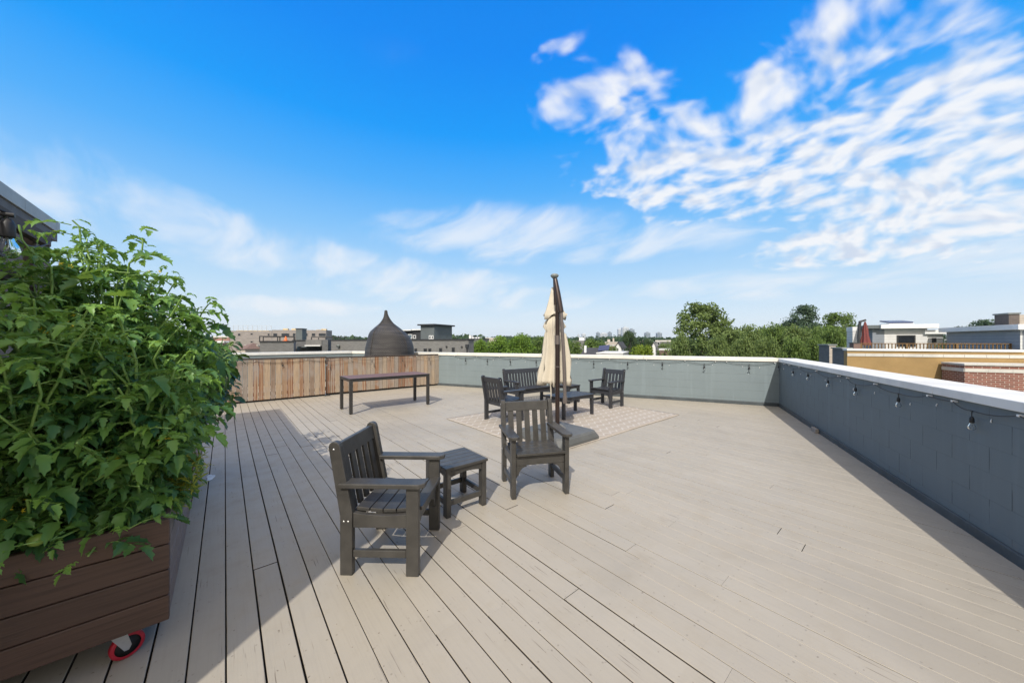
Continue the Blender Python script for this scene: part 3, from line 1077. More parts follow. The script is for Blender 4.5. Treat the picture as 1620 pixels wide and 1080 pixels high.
# ------------------------------------------------------------------ cantilever parasol, folded
par = thing('cantilever_parasol', 'folded cream cantilever parasol on bronze pole, standing on a grey block base', 'parasol', (0.745, 5.60, 0), GRID)
BS = 0.485
def ringpts(h, z, c):
    return [(-h + c, -h, z), (h - c, -h, z), (h, -h + c, z), (h, h - c, z), (h - c, h, z), (-h + c, h, z), (-h, h - c, z), (-h, -h + c, z)]
m = MB()
rings = [ringpts(BS, 0.012, 0.025), ringpts(BS, 0.05, 0.025), ringpts(BS - 0.025, 0.125, 0.06), ringpts(BS - 0.05, 0.147, 0.07), ringpts(BS - 0.20, 0.158, 0.05), ringpts(0.08, 0.162, 0.02)]
vs = [p for q in rings for p in q]
fs = [(i * 8 + k, i * 8 + (k + 1) % 8, (i + 1) * 8 + (k + 1) % 8, (i + 1) * 8 + k) for i in range(len(rings) - 1) for k in range(8)]
fs += [tuple(range(40, 48))]
m.add([(p[0] - 0.0, p[1], p[2]) for p in vs], fs, False)
m.build('base_block', 'base_grey', par, 0.012, 3)
m = MB(); m.tube([(0, 0, 0.16), (0, 0, 1.0), (0, 0, 2.18)], 0.036, 20); m.build('pole', 'bronze_metal', par)
m = MB(); m.tube([(0, 0, 1.53), (0, 0, 1.68)], 0.047, 20); m.tube([(0, 0, 1.16), (0, 0, 1.175)], 0.042, 20); m.build('sleeve', 'bronze_light', par)
m = MB()
for k in range(4):
    w = math.pi / 4 + k * math.pi / 2
    M = Matrix.Rotation(w, 4, 'Z')
    m.add([(0.037, -0.004, 0.163), (0.13, -0.004, 0.163), (0.13, -0.004, 0.18), (0.037, -0.004, 0.24), (0.037, 0.004, 0.163), (0.13, 0.004, 0.163), (0.13, 0.004, 0.18), (0.037, 0.004, 0.24)],
          [(0, 1, 2, 3), (7, 6, 5, 4), (0, 4, 5, 1), (1, 5, 6, 2), (2, 6, 7, 3), (3, 7, 4, 0)], False, M=M)
m.build('pole_bracket', 'steel', par)
# boom folded down along the pole (towards the camera and slightly right)
loc = lambda wx, wy, wz: Matrix.Rotation(-GRID, 4, 'Z') @ Vector((wx, wy, wz))
m = MB(); m.tube([loc(-0.035, 0.0, 2.60), loc(0.0, -0.06, 2.35), loc(0.045, -0.10, 2.05)], [0.036, 0.044, 0.046], 16); m.build('boom_sleeve', 'bronze_metal', par)
m = MB(); m.tube([loc(0.045, -0.10, 2.08), loc(0.085, -0.12, 1.35), loc(0.105, -0.12, 0.70)], [0.028, 0.028, 0.027], 16); bm = m.build('boom', 'bronze_light', par)
m = MB(); m.tube([loc(0.105, -0.12, 0.70), loc(0.105, -0.12, 0.62), loc(0.105, -0.12, 0.585)], [0.036, 0.04, 0.03], 14); m.build('boom_joint', 'bronze_light', bm)
m = MB(); m.tube([loc(0.13, -0.12, 0.63), loc(0.20, -0.14, 0.62), loc(0.235, -0.15, 0.64)], [0.011, 0.010, 0.013], 10); m.build('crank_handle', 'black_plastic', par)
m = MB(); m.tube([loc(-0.03, 0.0, 2.18), loc(-0.045, 0.01, 2.62)], [0.03, 0.028], 14); m.build('upper_post', 'bronze_metal', par)
m = MB(); m.lathe([(0.0, 2.612), (0.03, 2.612), (0.055, 2.635), (0.068, 2.655), (0.066, 2.672), (0.045, 2.688), (0.0, 2.692)], 20, M=Matrix.Translation(loc(-0.045, 0.01, 0))); m.build('finial', 'cap_grey', par)
# canopy: eight hanging folds gathered by a strap, behind the pole
def fold_mesh(prof, seed, seg=96, folds=9, hem=None, cy=0.0):
    r = random.Random(seed)
    ph = [r.uniform(0, 6.28) for _ in range(6)]
    m = MB()
    vs = []
    for i, (z, rx, ry, depth, ox) in enumerate(prof):
        for k in range(seg):
            w = 2 * math.pi * k / seg
            s1 = abs(math.sin(folds / 2 * w + ph[0] + 0.35 * math.sin(z * 3 + ph[1])))
            s2 = math.sin((folds * 2 + 1) * w + ph[2] + z * 1.5)
            f = 1 - depth * (s1 ** 0.7) + depth * 0.16 * s2 + 0.05 * math.sin(2 * w + ph[3] + z * 4)
            zz = z
            if hem and i == len(prof) - 1:
                zz = z + hem * math.cos(4 * w + ph[4])
            vs.append(loc(ox + rx * f * math.cos(w), cy + ry * f * math.sin(w), zz))
    n = len(prof)
    fs = [(i * seg + k, (i + 1) * seg + k, (i + 1) * seg + (k + 1) % seg, i * seg + (k + 1) % seg) for i in range(n - 1) for k in range(seg)]
    m.add(vs, fs, True)
    return m
CYO = 0.20
body = [(2.02, 0.07, 0.07, 0.25, -0.02), (1.97, 0.11, 0.12, 0.25, -0.035), (1.90, 0.185, 0.15, 0.3, -0.015), (1.83, 0.225, 0.15, 0.32, -0.01), (1.76, 0.16, 0.14, 0.35, -0.03),
        (1.70, 0.205, 0.15, 0.38, -0.01), (1.60, 0.225, 0.16, 0.42, 0.0), (1.45, 0.245, 0.17, 0.45, 0.005), (1.25, 0.262, 0.18, 0.48, 0.0), (1.05, 0.285, 0.19, 0.5, -0.01), (0.93, 0.305, 0.20, 0.5, -0.015), (0.86, 0.312, 0.20, 0.5, -0.015)]
cv = fold_mesh(body, 3, cy=CYO, hem=0.035).build('canopy', 'canvas', par)
sd = cv.modifiers.new('thickness', 'SOLIDIFY'); sd.thickness = 0.003
vent = [(2.50, 0.012, 0.012, 0.05, -0.06), (2.42, 0.035, 0.03, 0.08, -0.055), (2.28, 0.085, 0.07, 0.16, -0.045), (2.12, 0.160, 0.12, 0.22, -0.02), (2.03, 0.225, 0.14, 0.25, -0.005), (2.00, 0.235, 0.145, 0.25, -0.005)]
vo = fold_mesh(vent, 8, folds=6, cy=CYO, hem=0.055).build('vent', 'canvas', par)
sd = vo.modifiers.new('thickness', 'SOLIDIFY'); sd.thickness = 0.003
m = MB()
for (x0, y0, dz) in ((-0.10, 0.02, 0.30), (-0.085, 0.06, 0.26)):
    p = [loc(x0, CYO - 0.12 + y0, 0.92), loc(x0 - 0.004, CYO - 0.13 + y0, 0.80), loc(x0 + 0.006, CYO - 0.12 + y0, 0.92 - dz)]
    m.tube(p, [0.006, 0.006, 0.005], 6)
m.build('strap', 'canvas', par)
r = random.Random(12)
m = MB()
for k in range(8):
    w = k / 8 * 6.283
    m.tube([loc(-0.03 + 0.03 * math.cos(w), CYO + 0.03 * math.sin(w), 2.0), loc(-0.03 + 0.09 * math.cos(w), CYO + 0.07 * math.sin(w), 0.84 + r.uniform(-.03, .03))], 0.006, 6)
m.build('ribs', 'bronze_metal', par)
# loose cable on the base
m = MB()
m.tube([loc(0.04 + 0.0, -0.05, 0.175), loc(0.02, -0.22, 0.172), loc(-0.10, -0.30, 0.170), loc(-0.25, -0.22, 0.170), loc(-0.33, -0.05, 0.168)], 0.005, 8)
m.build('cable', 'black_plastic', par)

# ------------------------------------------------------------------ wicker dome behind the fence
DY = 12.1
dome = thing('wicker_dome', 'dark brown woven onion shaped dome rising behind the cedar fence', 'wicker dome', (-4.325, DY, 0))
zz = lambda y: EYE - (y - 540) * DY / 540
k = DY / 540 / 7.714
prof = [(0.58, 0.02), (0.70, 0.2), (0.80, 0.6), (0.838, 0.95)]
cxs = [0, 0, 0, 0]
for (yp, l, rr) in ((610, 313, 882), (560, 318, 880), (500, 328, 868), (450, 340, 850), (400, 350, 825), (350, 368, 775), (300, 415, 715), (240, 478, 640), (180, 515, 595), (130, 528, 572), (85, 535, 562)):
    prof.append(((rr - l) / 2 * k, zz(480 + yp / 7.714)))
    cxs.append(((rr + l) / 2 - 598) * k)
prof.append((0.0, prof[-1][1] + 0.003)); cxs.append(cxs[-1])
# refine the profile smoothly
P = np.array([(p[0], p[1], c) for p, c in zip(prof, cxs)])
tt = np.concatenate([[0], np.cumsum(np.hypot(np.diff(P[:, 0]), np.diff(P[:, 1])))])
def cr(t):
    i = min(max(np.searchsorted(tt, t) - 1, 0), len(tt) - 2)
    p0, p1, p2, p3 = P[max(i - 1, 0)], P[i], P[i + 1], P[min(i + 2, len(P) - 1)]
    s = (t - tt[i]) / max(tt[i + 1] - tt[i], 1e-6)
    q = 0.5 * ((2 * p1) + (-p0 + p2) * s + (2 * p0 - 5 * p1 + 4 * p2 - p3) * s * s + (-p0 + 3 * p1 - 3 * p2 + p3) * s ** 3)
    return q
Q = [cr(t) for t in np.linspace(0, tt[-1], 90)]
m = MB(); m.lathe([(max(q[0], 0.0), q[1]) for q in Q], 64, cx=[q[2] for q in Q]); m.build('shell', 'wicker_weave', dome)
# seams: bound edges of the woven panels
for deg in (-118, -28, 62, 152):
    w = math.radians(deg)
    pts = [(q[2] + (q[0] + 0.004) * math.cos(w), (q[0] + 0.004) * math.sin(w), q[1]) for q in Q[2:-2]]
    m = MB(); m.tube(pts, 0.014, 8); m.build('seam', 'wicker_weave', dome)

# ------------------------------------------------------------------ string lights
def add_bulb(parent, x, y, z, drop=0.07, k=0.76):
    """a pendant socket and its glass bulb, hung at (x, y, z) in the parent's frame"""
    s = MB()
    T = Matrix.Translation((x, y, z)) @ Matrix.Scale(k, 4)
    s.tube([(0, 0, 0.012), (0, 0, -drop)], 0.0042, 8, M=T)
    s.tube([(-0.016, 0, 0.004), (0.016, 0, 0.004)], 0.009, 8, M=T)
    s.lathe([(0.0, -drop + 0.02), (0.010, -drop + 0.018), (0.018, -drop), (0.019, -drop - 0.045), (0.0165, -drop - 0.05), (0.0, -drop - 0.05)], 14, M=T)
    so = s.build('socket', 'black_plastic', parent)
    g = MB()
    zb = -drop - 0.051
    g.lathe([(0.014, zb), (0.017, zb - 0.012), (0.026, zb - 0.030), (0.030, zb - 0.047), (0.027, zb - 0.062), (0.016, zb - 0.073), (0.0, zb - 0.077)], 16, M=T)
    bo = g.build('bulb', 'bulb_glass', so)
    f = MB()
    f.tube([(0, 0, zb), (0.004, 0, zb - 0.03), (-0.004, 0, zb - 0.045)], 0.0022, 6, M=T)
    f.build('filament', 'cap_grey', so)
    return so


def sag(p, q, d, n=8):
    p, q = Vector(p), Vector(q)
    return [p.lerp(q, k / n) - Vector((0, 0, d * 4 * (k / n) * (1 - k / n))) for k in range(n + 1)]


def string_on(name, label, origin, direc, xs, clips, z, side, seed, zb=None):
    """lights along a wall: local x along it, `side` the sign of local y that faces the deck"""
    r = random.Random(seed)
    length = max(xs)
    t = thing(name, label, 'string lights', (origin.x, origin.y, 0), math.atan2(direc.y, direc.x))
    y = side * 0.034
    marks = [(x, z - r.uniform(0.03, 0.055), 'b') for x in xs] + [(x, z + 0.012, 'c') for x in clips]
    marks.sort()
    m = MB()
    pts = []
    for (p, q) in zip(marks, marks[1:]):
        pts += sag((p[0], y, p[1]), (q[0], y, q[1]), r.uniform(0.004, 0.02) + 0.012 * abs(q[0] - p[0]), 6)[:-1]
    pts.append(Vector((marks[-1][0], y, marks[-1][1])))
    m.tube(pts, 0.0042, 6)
    m.build('cord', 'black_plastic', t)
    for (x, zz_, k) in marks:
        if k == 'b':
            add_bulb(t, x, y, zz_ - 0.006, r.uniform(0.04, 0.075), 0.76 if side < 0 and length < 7.3 else 0.98)
        else:
            c = MB(); c.box(x - 0.010, x + 0.010, min(y - side * 0.03, y + side * 0.008), max(y - side * 0.03, y + side * 0.008), zz_ - 0.007, zz_ + 0.009)
            c.build('clip', 'white_plastic', t, 0.003)
    return t


xr = [0.08, 1.27, 2.2, 3.16, 4.12, 5.13, 6.17, 7.2]
string_on('string_lights', 'black string of bulbs along the shaded right parapet under its coping', RC, -WR, xr, [0.55, 0.95, 1.65, 2.6, 3.55, 3.85, 4.62, 5.62, 5.95, 6.6], TOP - 0.115, -1, 3)
xb = [0.62, 1.6, 2.6, 3.5, 4.45, 5.35, 6.25, 7.15, 8.0, 8.85]
string_on('string_lights', 'black string of bulbs along the sunlit back wall behind the lounge chairs', RC, WB, xb, [0.1, 1.1, 1.35, 2.05, 3.0, 3.25, 4.0, 4.9, 5.7, 6.7, 7.55, 8.4, 9.3], TOP - 0.118, 1, 8)
fo = ab(-1.0, 11.095)
string_on('string_lights', 'black string of bulbs strung across the cedar fence boards', Vector((fo.x, fo.y)), Vector((U.x, U.y)), [0.9, 2.2, 3.28, 4.55, 5.55, 6.5], [0.3, 1.6, 2.75, 3.9, 5.05, 6.05, 7.0], 1.06, -1, 5)
# old white fixing marks left on the walls
def marks_on(name, label, origin, direc, length, side, seed):
    r = random.Random(seed)
    m = MB()
    x = 0.4
    while x < length:
        zc = TOP - 0.16 - r.uniform(0, 0.07)
        s = r.uniform(0.006, 0.010)
        m.tube([(x, side * 0.001, zc), (x + r.uniform(-.006, .006), side * 0.007, zc - s * 2.2), (x + r.uniform(-.006, .01), side * 0.004, zc - s * 3.6)], [s * 0.5, s * 0.6, s * 0.4], 6)
        x += r.uniform(0.35, 0.75)
    o = m.build(name, 'white_plastic')
    o.location = (origin.x, origin.y, 0); o.rotation_euler.z = math.atan2(direc.y, direc.x)
    return o


mk = marks_on('wall_hooks', None, RC, -WR, 7.5, -1, 5); mk.parent = pw_r; mk.location = (0, 0, 0); mk.rotation_euler = (0, 0, 0)
mk = marks_on('wall_hooks', None, RC, WB, 9.2, 1, 6); mk.parent = pw_b; mk.location = (0, 0, 0); mk.rotation_euler = (0, 0, 0)
# scrap of foam at the foot of the right wall
m = MB(); m.box(-0.11, 0.11, -0.02, 0.03, 0, 0.075); o = m.build('flashing_scrap', 'foam_scrap', None, 0.008)
p = RC - WR * 2.62 + Vector((-WR.y, WR.x)) * 0.055
o.location = (p.x, p.y, 0.0); o.rotation_euler.z = math.atan2(-WR.y, -WR.x)
tag(o, 'small beige scrap of flashing lying at the foot of the right wall', 'scrap')

# ------------------------------------------------------------------ planter boxes
def planter(a0, a1, b0, b1, zb, zt, label, seed):
    r = random.Random(seed)
    t = thing('planter_box', label, 'planter', ab(a1, b0), GRID, 'wooden planter boxes on casters')
    L, D = a1 - a0, b1 - b0              # local x from -L to 0, y from 0 to D
    n = 4
    h = (zt - zb) / n
    m = MB()
    for k in range(n):
        z0, z1 = zb + k * h + 0.0025, zb + (k + 1) * h - 0.0025
        m.box(-L + r.uniform(-.003, .003), -0.0005 + r.uniform(-.003, .002), 0.0, 0.036, z0, z1, r.random())
    m.build('end_boards', 'planter_wood', t, 0.005)
    m = MB()
    for k in range(n):
        m.box(-L, 0, D - 0.036, D, zb + k * h + 0.0025, zb + (k + 1) * h - 0.0025, r.random())
    m.build('end_boards', 'planter_wood', t, 0.005)
    for (xa, xb) in ((-0.038, -0.004), (-L + 0.004, -L + 0.038)):
        m = MB()
        for k in range(n):
            m.box(xa, xb, 0.0375, D - 0.0375, zb + k * h + 0.0025, zb + (k + 1) * h - 0.0025, r.random())
        m.build('side_boards', 'planter_side', t, 0.004)
    m = MB(); m.box(-L + 0.04, -0.04, 0.039, D - 0.039, zb + 0.01, zt - 0.09); m.build('soil', 'soil', t)
    # casters with red tyres
    for (cx, cy, w) in ((-0.19, 0.075, 0.35), (-L + 0.14, 0.10, 1.1), (-0.14, D - 0.12, -0.5), (-L + 0.14, D - 0.12, 0.2)):
        M = Matrix.Translation((cx, cy, 0)) @ Matrix.Rotation(w, 4, 'Z')
        R_ = 0.062
        f = MB()
        f.box(-0.05, 0.05, -0.04, 0.04, zb - 0.006, zb - 0.001, M=M)
        for s in (-1, 1):
            f.prism([(-0.030, zb - 0.007), (0.026, zb - 0.007), (0.045, R_ + 0.004), (0.036, R_ - 0.016), (0.020, R_ - 0.014)], 'y', min(s * 0.021, s * 0.025), max(s * 0.021, s * 0.025), M=M)
        fk = f.build('caster', 'grey_plate', t)
        Mw = M @ Matrix.Translation((0.034, 0, R_)) @ Matrix.Rotation(math.pi / 2, 4, 'X')
        w_ = MB(); w_.lathe([(0.046, -0.016), (R_ - 0.004, -0.016), (R_, -0.011), (R_, 0.011), (R_ - 0.004, 0.016), (0.046, 0.016)], 28, M=Mw); w_.build('tyre', 'red_rubber', fk)
        w_ = MB(); w_.lathe([(0.0, -0.0165), (0.012, -0.0165), (0.014, -0.013), (0.046, -0.0135), (0.046, 0.0135), (0.014, 0.013), (0.012, 0.0165), (0.0, 0.0165)], 28, M=Mw); w_.build('hub', 'black_plastic', fk)
    return t


AR = -0.217
pl1 = planter(-1.02, AR, 2.47, 4.08, 0.155, 0.675, 'dark brown plank planter on red casters full of tomato plants, nearest the camera', 3)
pl2 = planter(-1.02, AR, 4.22, 5.83, 0.155, 0.675, 'second plank planter with pepper plants, hidden behind the tomato foliage', 4)
# trellis frame fixed to the first planter
m = MB()
m.box(-0.80, -0.755, -0.10, 1.62, 2.27, 2.355, 0.4); m.build('trellis_rail', 'trellis_wood', pl1, 0.004)
m = MB(); m.box(-0.80, -0.755, -0.05, 1.62, 1.94, 2.02, 0.7); m.build('trellis_rail', 'trellis_wood', pl1, 0.004)
for yy in (0.06, 1.50):
    m = MB(); m.box(-0.848, -0.803, yy, yy + 0.045, 0.5, 2.42, 0.6); m.build('trellis_post', 'trellis_wood', pl1, 0.004)
# lights hung along the trellis
st = thing('string_lights', 'black string with one big clear bulb hanging on the trellis above the tomatoes', 'string lights', ab(0, 0), GRID)
m = MB()
m.tube(sag((-1.0, 2.2, 2.33), (-0.70, 2.47, 2.12), 0.02) + sag((-0.70, 2.47, 2.12), (-0.95, 3.1, 2.30), 0.05)[1:] + sag((-0.95, 3.1, 2.30), (-0.95, 4.0, 2.30), 0.12)[1:], 0.005, 6)
m.build('cord', 'black_plastic', st)
add_bulb(st, -0.70, 2.47, 2.11, 0.03, 1.15)
add_bulb(st, -0.955, 3.1, 2.29, 0.03)

# ------------------------------------------------------------------ plants
LEAF_S = np.array([0.0, 0.10, 0.22, 0.30, 0.46, 0.56, 0.74, 0.84, 1.0])
LEAF_W = {'tomato': np.array([0.0, 0.16, 0.30, 0.21, 0.28, 0.17, 0.17, 0.07, 0.0]),
          'pepper': np.array([0.0, 0.10, 0.20, 0.24, 0.26, 0.245, 0.17, 0.10, 0.0]),
          'herb': np.array([0.0, 0.05, 0.08, 0.09, 0.09, 0.08, 0.06, 0.03, 0.0])}


class Leaves:
    def __init__(self):
        self.V, self.F, self.T, self.n = [], [], [], 0

    def leaflet(self, base, d, up, length, kind, tint, droop=0.35, fold=0.35, curl=0.0):
        d = np.asarray(d, float); up = np.asarray(up, float)
        d = d / np.linalg.norm(d)
        s = np.cross(d, up); s /= max(np.linalg.norm(s), 1e-6)
        up = np.cross(s, d)
        S = LEAF_S; W = LEAF_W[kind]
        mid = base + np.outer(S, d) * length - np.outer(droop * S ** 2 + curl * np.sin(S * 5), up) * length
        wl = W[:, None] * length
        rise = (fold * W)[:, None] * length * up
        jag = (np.array([0, 0.0, 0.05, -0.03, 0.06, -0.03, 0.05, 0.0, 0]))[:, None] * length * d
        L = mid + wl * s + rise + jag
        Rr = mid - wl * s + rise + jag
        k = len(S)
        self.V.append(np.concatenate([mid, L, Rr]))
        n = self.n
        for i in range(k - 1):
            self.F.append((n + i, n + i + 1, n + k + i + 1, n + k + i))
            self.F.append((n + i, n + 2 * k + i, n + 2 * k + i + 1, n + i + 1))
        self.T += [tint] * (3 * k)
        self.n += 3 * k

    def build(self, name, mat, parent):
        me = bpy.data.meshes.new(name)
        me.from_pydata(np.concatenate(self.V).tolist(), [], self.F)
        me.polygons.foreach_set('use_smooth', [True] * len(me.polygons))
        a = me.attributes.new('tint', 'FLOAT', 'POINT')
        a.data.foreach_set('value', self.T)
        me.materials.append(MAT[mat])
        o = bpy.data.objects.new(name, me)
        C.objects.link(o)
        o.parent = parent
        return o


def curve_pts(p0, p1, p2, n):
    t = np.linspace(0, 1, n)[:, None]
    return (1 - t) ** 2 * p0 + 2 * t * (1 - t) * p1 + t ** 2 * p2


def plant(name, label, cat, kind, root, tips, seed, leafmat, leaf_len, step, group=None, flowers=0, fruits=0, tint0=0.30, start=0.12):
    """stems from the root to each tip with leaves along them; tips in the same frame as root (world)"""
    r = np.random.RandomState(seed)
    t = thing(name, label, cat, root, 0.0, group)
    root = np.array(root)
    stems = MB()
    lv = Leaves()
    fls = []
    fr = MB()
    ends = []
    for tip in tips:
        tip = np.array(tip) - root
        midp = tip * np.array([0.35, 0.35, 0.75]) + r.normal(0, 0.05, 3)
        n = max(6, int(np.linalg.norm(tip) / step))
        P = curve_pts(np.zeros(3) + np.append(r.normal(0, 0.03, 2), 0), midp, tip, n + 1)
        P[1:-1] += r.normal(0, 0.012, (n - 1, 3))
        stems.tube([tuple(p) for p in P[::2]], list(np.linspace(0.0085, 0.0040, len(P[::2]))), 6)
        az = r.uniform(0, 6.28)
        stemt = r.normal(0, 0.10)
        for i in range(int(n * start), n + 1):
            az += 2.4 + r.normal(0, 0.3)
            f = i / n
            d = np.array([math.cos(az), math.sin(az), r.uniform(-0.1, 0.45)])
            L = leaf_len * r.choice([0.55, 0.75, 0.9, 1.0, 1.1, 1.3]) * r.uniform(0.9, 1.1) * (1.0 if f < 0.85 else 0.65)
            tint = float(np.clip(tint0 + stemt + r.normal(0, 0.12) + 2.2 * max(0, f - 0.74), 0, 1))  # paler shoot tips, with the sunlight on them put into the tint
            if r.rand() < 0.035:
                tint = 1.0
            if kind == 'tomato':
                rach = curve_pts(P[i], P[i] + d * L * 0.55 + np.array([0, 0, L * 0.12]), P[i] + d * L * 0.95 - np.array([0, 0, L * r.uniform(0.1, 0.45)]), 6)
                if L > leaf_len * 0.7:
                    stems.tube([tuple(p) for p in rach[::2]], [0.003, 0.0024, 0.0016], 5, caps=False)
                side = np.cross(d, [0, 0, 1]); side /= np.linalg.norm(side)
                up = np.array([0, 0, 1.0]) + r.normal(0, 0.25, 3)
                lv.leaflet(rach[5], rach[5] - rach[4], up, L * 0.52, 'tomato', tint, r.uniform(0.1, 0.75), r.uniform(0.2, 1.0), r.normal(0, 0.05))
                for j, ls in ((4, 0.44), (3, 0.46), (2, 0.34), (1, 0.16)):
                    for sg in (-1, 1):
                        if r.rand() < 0.08:
                            continue
                        dd = side * sg * 0.85 + (rach[j] - rach[j - 1]) / np.linalg.norm(rach[j] - rach[j - 1]) * r.uniform(0.35, 0.8) + np.array([0, 0, r.uniform(-0.2, 0.15)])
                        lv.leaflet(rach[j], dd, up + r.normal(0, 0.2, 3), L * ls * r.uniform(0.8, 1.15), 'tomato', float(np.clip(tint + r.normal(0, 0.08), 0, 1)), r.uniform(0.0, 0.7), r.uniform(0.1, 1.0), r.normal(0, 0.05))
            elif kind == 'pepper':
                for q in range(2):
                    a2 = az + q * 2.1
                    dd = np.array([math.cos(a2), math.sin(a2), r.uniform(-0.5, 0.2)])
                    b0 = P[i]
                    b1 = b0 + dd * L * 0.35
                    stems.tube([tuple(b0), tuple(b1)], [0.0025, 0.002], 5, caps=False)
                    lv.leaflet(b1, dd + np.array([0, 0, -0.25]), np.array([0, 0, 1.0]) + r.normal(0, 0.25, 3), L, 'pepper', tint, r.uniform(0.15, 0.5), r.uniform(0.2, 0.55))
            else:
                for q in range(5):
                    a2 = az + q * 1.3
                    dd = np.array([math.cos(a2), math.sin(a2), r.uniform(-0.3, 0.9)])
                    lv.leaflet(P[i], dd, np.array([0, 0, 1.0]) + r.normal(0, 0.4, 3), L * r.uniform(0.5, 1.1), 'herb', tint, r.uniform(0.1, 0.9), 0.3, r.uniform(-0.12, 0.12))
        ends.append(P)
    for k in range(flowers):
        P = ends[r.randint(len(ends))]
        p = P[int(len(P) * r.uniform(0.6, 0.97))] + np.append(r.normal(0, 0.04, 2), 0.03)
        fl = MB()
        fls.append(fl)
        for q in range(3):
            c = p + r.normal(0, 0.016, 3)
            ax = r.normal(0, 1, 3); ax /= np.linalg.norm(ax)
            s = np.cross(ax, [0.3, 0.5, 0.8]); s /= np.linalg.norm(s); w = np.cross(ax, s)
            for j in range(5):
                a0 = j * 1.2566
                tipv = c + (s * math.cos(a0) + w * math.sin(a0)) * 0.014 + ax * 0.004
                l_ = c + (s * math.cos(a0 + .5) + w * math.sin(a0 + .5)) * 0.005
                r_ = c + (s * math.cos(a0 - .5) + w * math.sin(a0 - .5)) * 0.005
                fl.add([tuple(c), tuple(l_), tuple(tipv), tuple(r_)], [(0, 1, 2, 3)])
    for k in range(fruits):
        P = ends[r.randint(len(ends))]
        p = P[int(len(P) * r.uniform(0.3, 0.7))] + np.append(r.normal(0, 0.06, 2), -0.05)
        R_ = r.uniform(0.022, 0.036)
        fr = MB()
        fr.lathe([(R_ * math.sin(w) * (1 + 0.03 * math.cos(5 * w)), R_ * 0.85 * math.cos(w)) for w in np.linspace(0.02, 3.12, 9)], 14, M=Matrix.Translation(tuple(p)))
        fr.build('green_tomato', 'tomato_green', t)
    stems.build('stem', 'stem_green', t)
    lv.build('foliage', leafmat, t)
    for fl in fls:
        fl.build('flower_cluster', 'flower_yellow', t)

    return t


def tips_in(seed, n, ca, cb, ra, rb, zlo, zhi, slope=0.0, lim=None):
    """stem tips in a box of the deck grid, lower towards the deck side (larger a)"""
    r = random.Random(seed)
    o = []
    for k in range(n):
        a_ = ca + ra * math.sqrt(r.random()) * r.choice((-1, 1))
        b_ = cb + rb * r.uniform(-1, 1)
        hi = zhi - slope * max(0, a_ - ca)
        f = (k + 0.5) / n
        z = zlo + (hi - zlo) * (f ** 0.6)
        if lim is not None:
            a_ = min(a_, lim + 0.36 * (z - 0.65), -0.10 if lim < -0.2 else 0.08) + r.uniform(-0.07, 0.02)
        o.append(tuple(ab(a_, b_, z)))
    return o


TG = 'tomato plants in the near planter'
specs = [(-0.68, 2.66, 'leftmost tomato plant at the near end of the planter under the bulb', 21, 0.34, 1.90),
         (-0.36, 2.70, 'tomato plant spilling over the near right corner of the planter, leaves over the planks', 22, 0.42, 1.78),
         (-0.58, 3.15, 'tall tomato plant at the trellis rail, its tip highest against the sky', 23, 0.42, 2.36),
         (-0.36, 3.30, 'tomato plant in the middle of the planter side with sunlit yellow flowers', 24, 0.45, 2.12),
         (-0.66, 3.58, 'tomato plant behind the flowering one, top shoots arching to the right', 25, 0.45, 2.22),
         (-0.42, 3.74, 'tomato plant at the far right corner of the planter, beside the pepper bush', 26, 0.38, 1.92)]
for i, (pa, pb, lab, sd_, ra_, zhi) in enumerate(specs):
    tips = tips_in(sd_, 27, pa + 0.08, pb, ra_ * 0.85, 0.34, 0.76, zhi, 1.0, -0.36)
    if i in (0, 1):
        tips += [tuple(ab(pa + dx, 2.36 + dy, zz_)) for (dx, dy, zz_) in ((-0.25, 0.02, 0.74), (0.0, -0.02, 0.70), (-0.12, 0.0, 0.62), (0.05, 0.03, 0.92), (-0.12, -0.06, 1.15), (0.0, -0.03, 1.4))]
    rr_ = random.Random(sd_ + 500)
    for q in range(4):
        tips.append(tuple(ab(min(pa - 0.1 + q * 0.11, -0.12), pb + rr_.uniform(-0.3, 0.3), zhi - 0.7 * max(0, q * 0.11 - 0.1) + rr_.uniform(-0.35, -0.06))))
    plant('tomato_plant', lab, 'tomato plant', 'tomato', tuple(ab(pa, pb, 0.585)), tips, sd_, 'tomato_leaf', 0.142 if i < 2 else 0.160, 0.050 if i < 2 else 0.056, TG, flowers=9, fruits=3 if i < 2 else 0)
PG = 'pepper plants in the second planter'
for i, (pa, pb, lab, zhi) in enumerate([(-0.40, 4.45, 'dark green pepper bush overhanging the deck beside the tomato plants', 1.62), (-0.36, 5.0, 'dark glossy pepper bush in the middle of the second planter', 1.86), (-0.42, 5.5, 'farthest pepper bush, leaves against the cedar fence', 1.75)]):
    tips = tips_in(40 + i, 30, pa + 0.20, pb, 0.42, 0.36, 0.70, zhi, 0.45, 0.03)
    plant('pepper_plant', lab, 'pepper plant', 'pepper', tuple(ab(pa, pb, 0.585)), tips, 60 + i, 'pepper_leaf', 0.135, 0.075, PG)
tips = tips_in(80, 20, -0.15, 2.80, 0.07, 0.16, 0.70, 0.96)
plant('herb_plant', 'yellow green feathery herb at the right edge of the near planter', 'herb', 'herb', tuple(ab(-0.28, 2.80, 0.585)), tips, 81, 'herb_leaf', 0.062, 0.028)
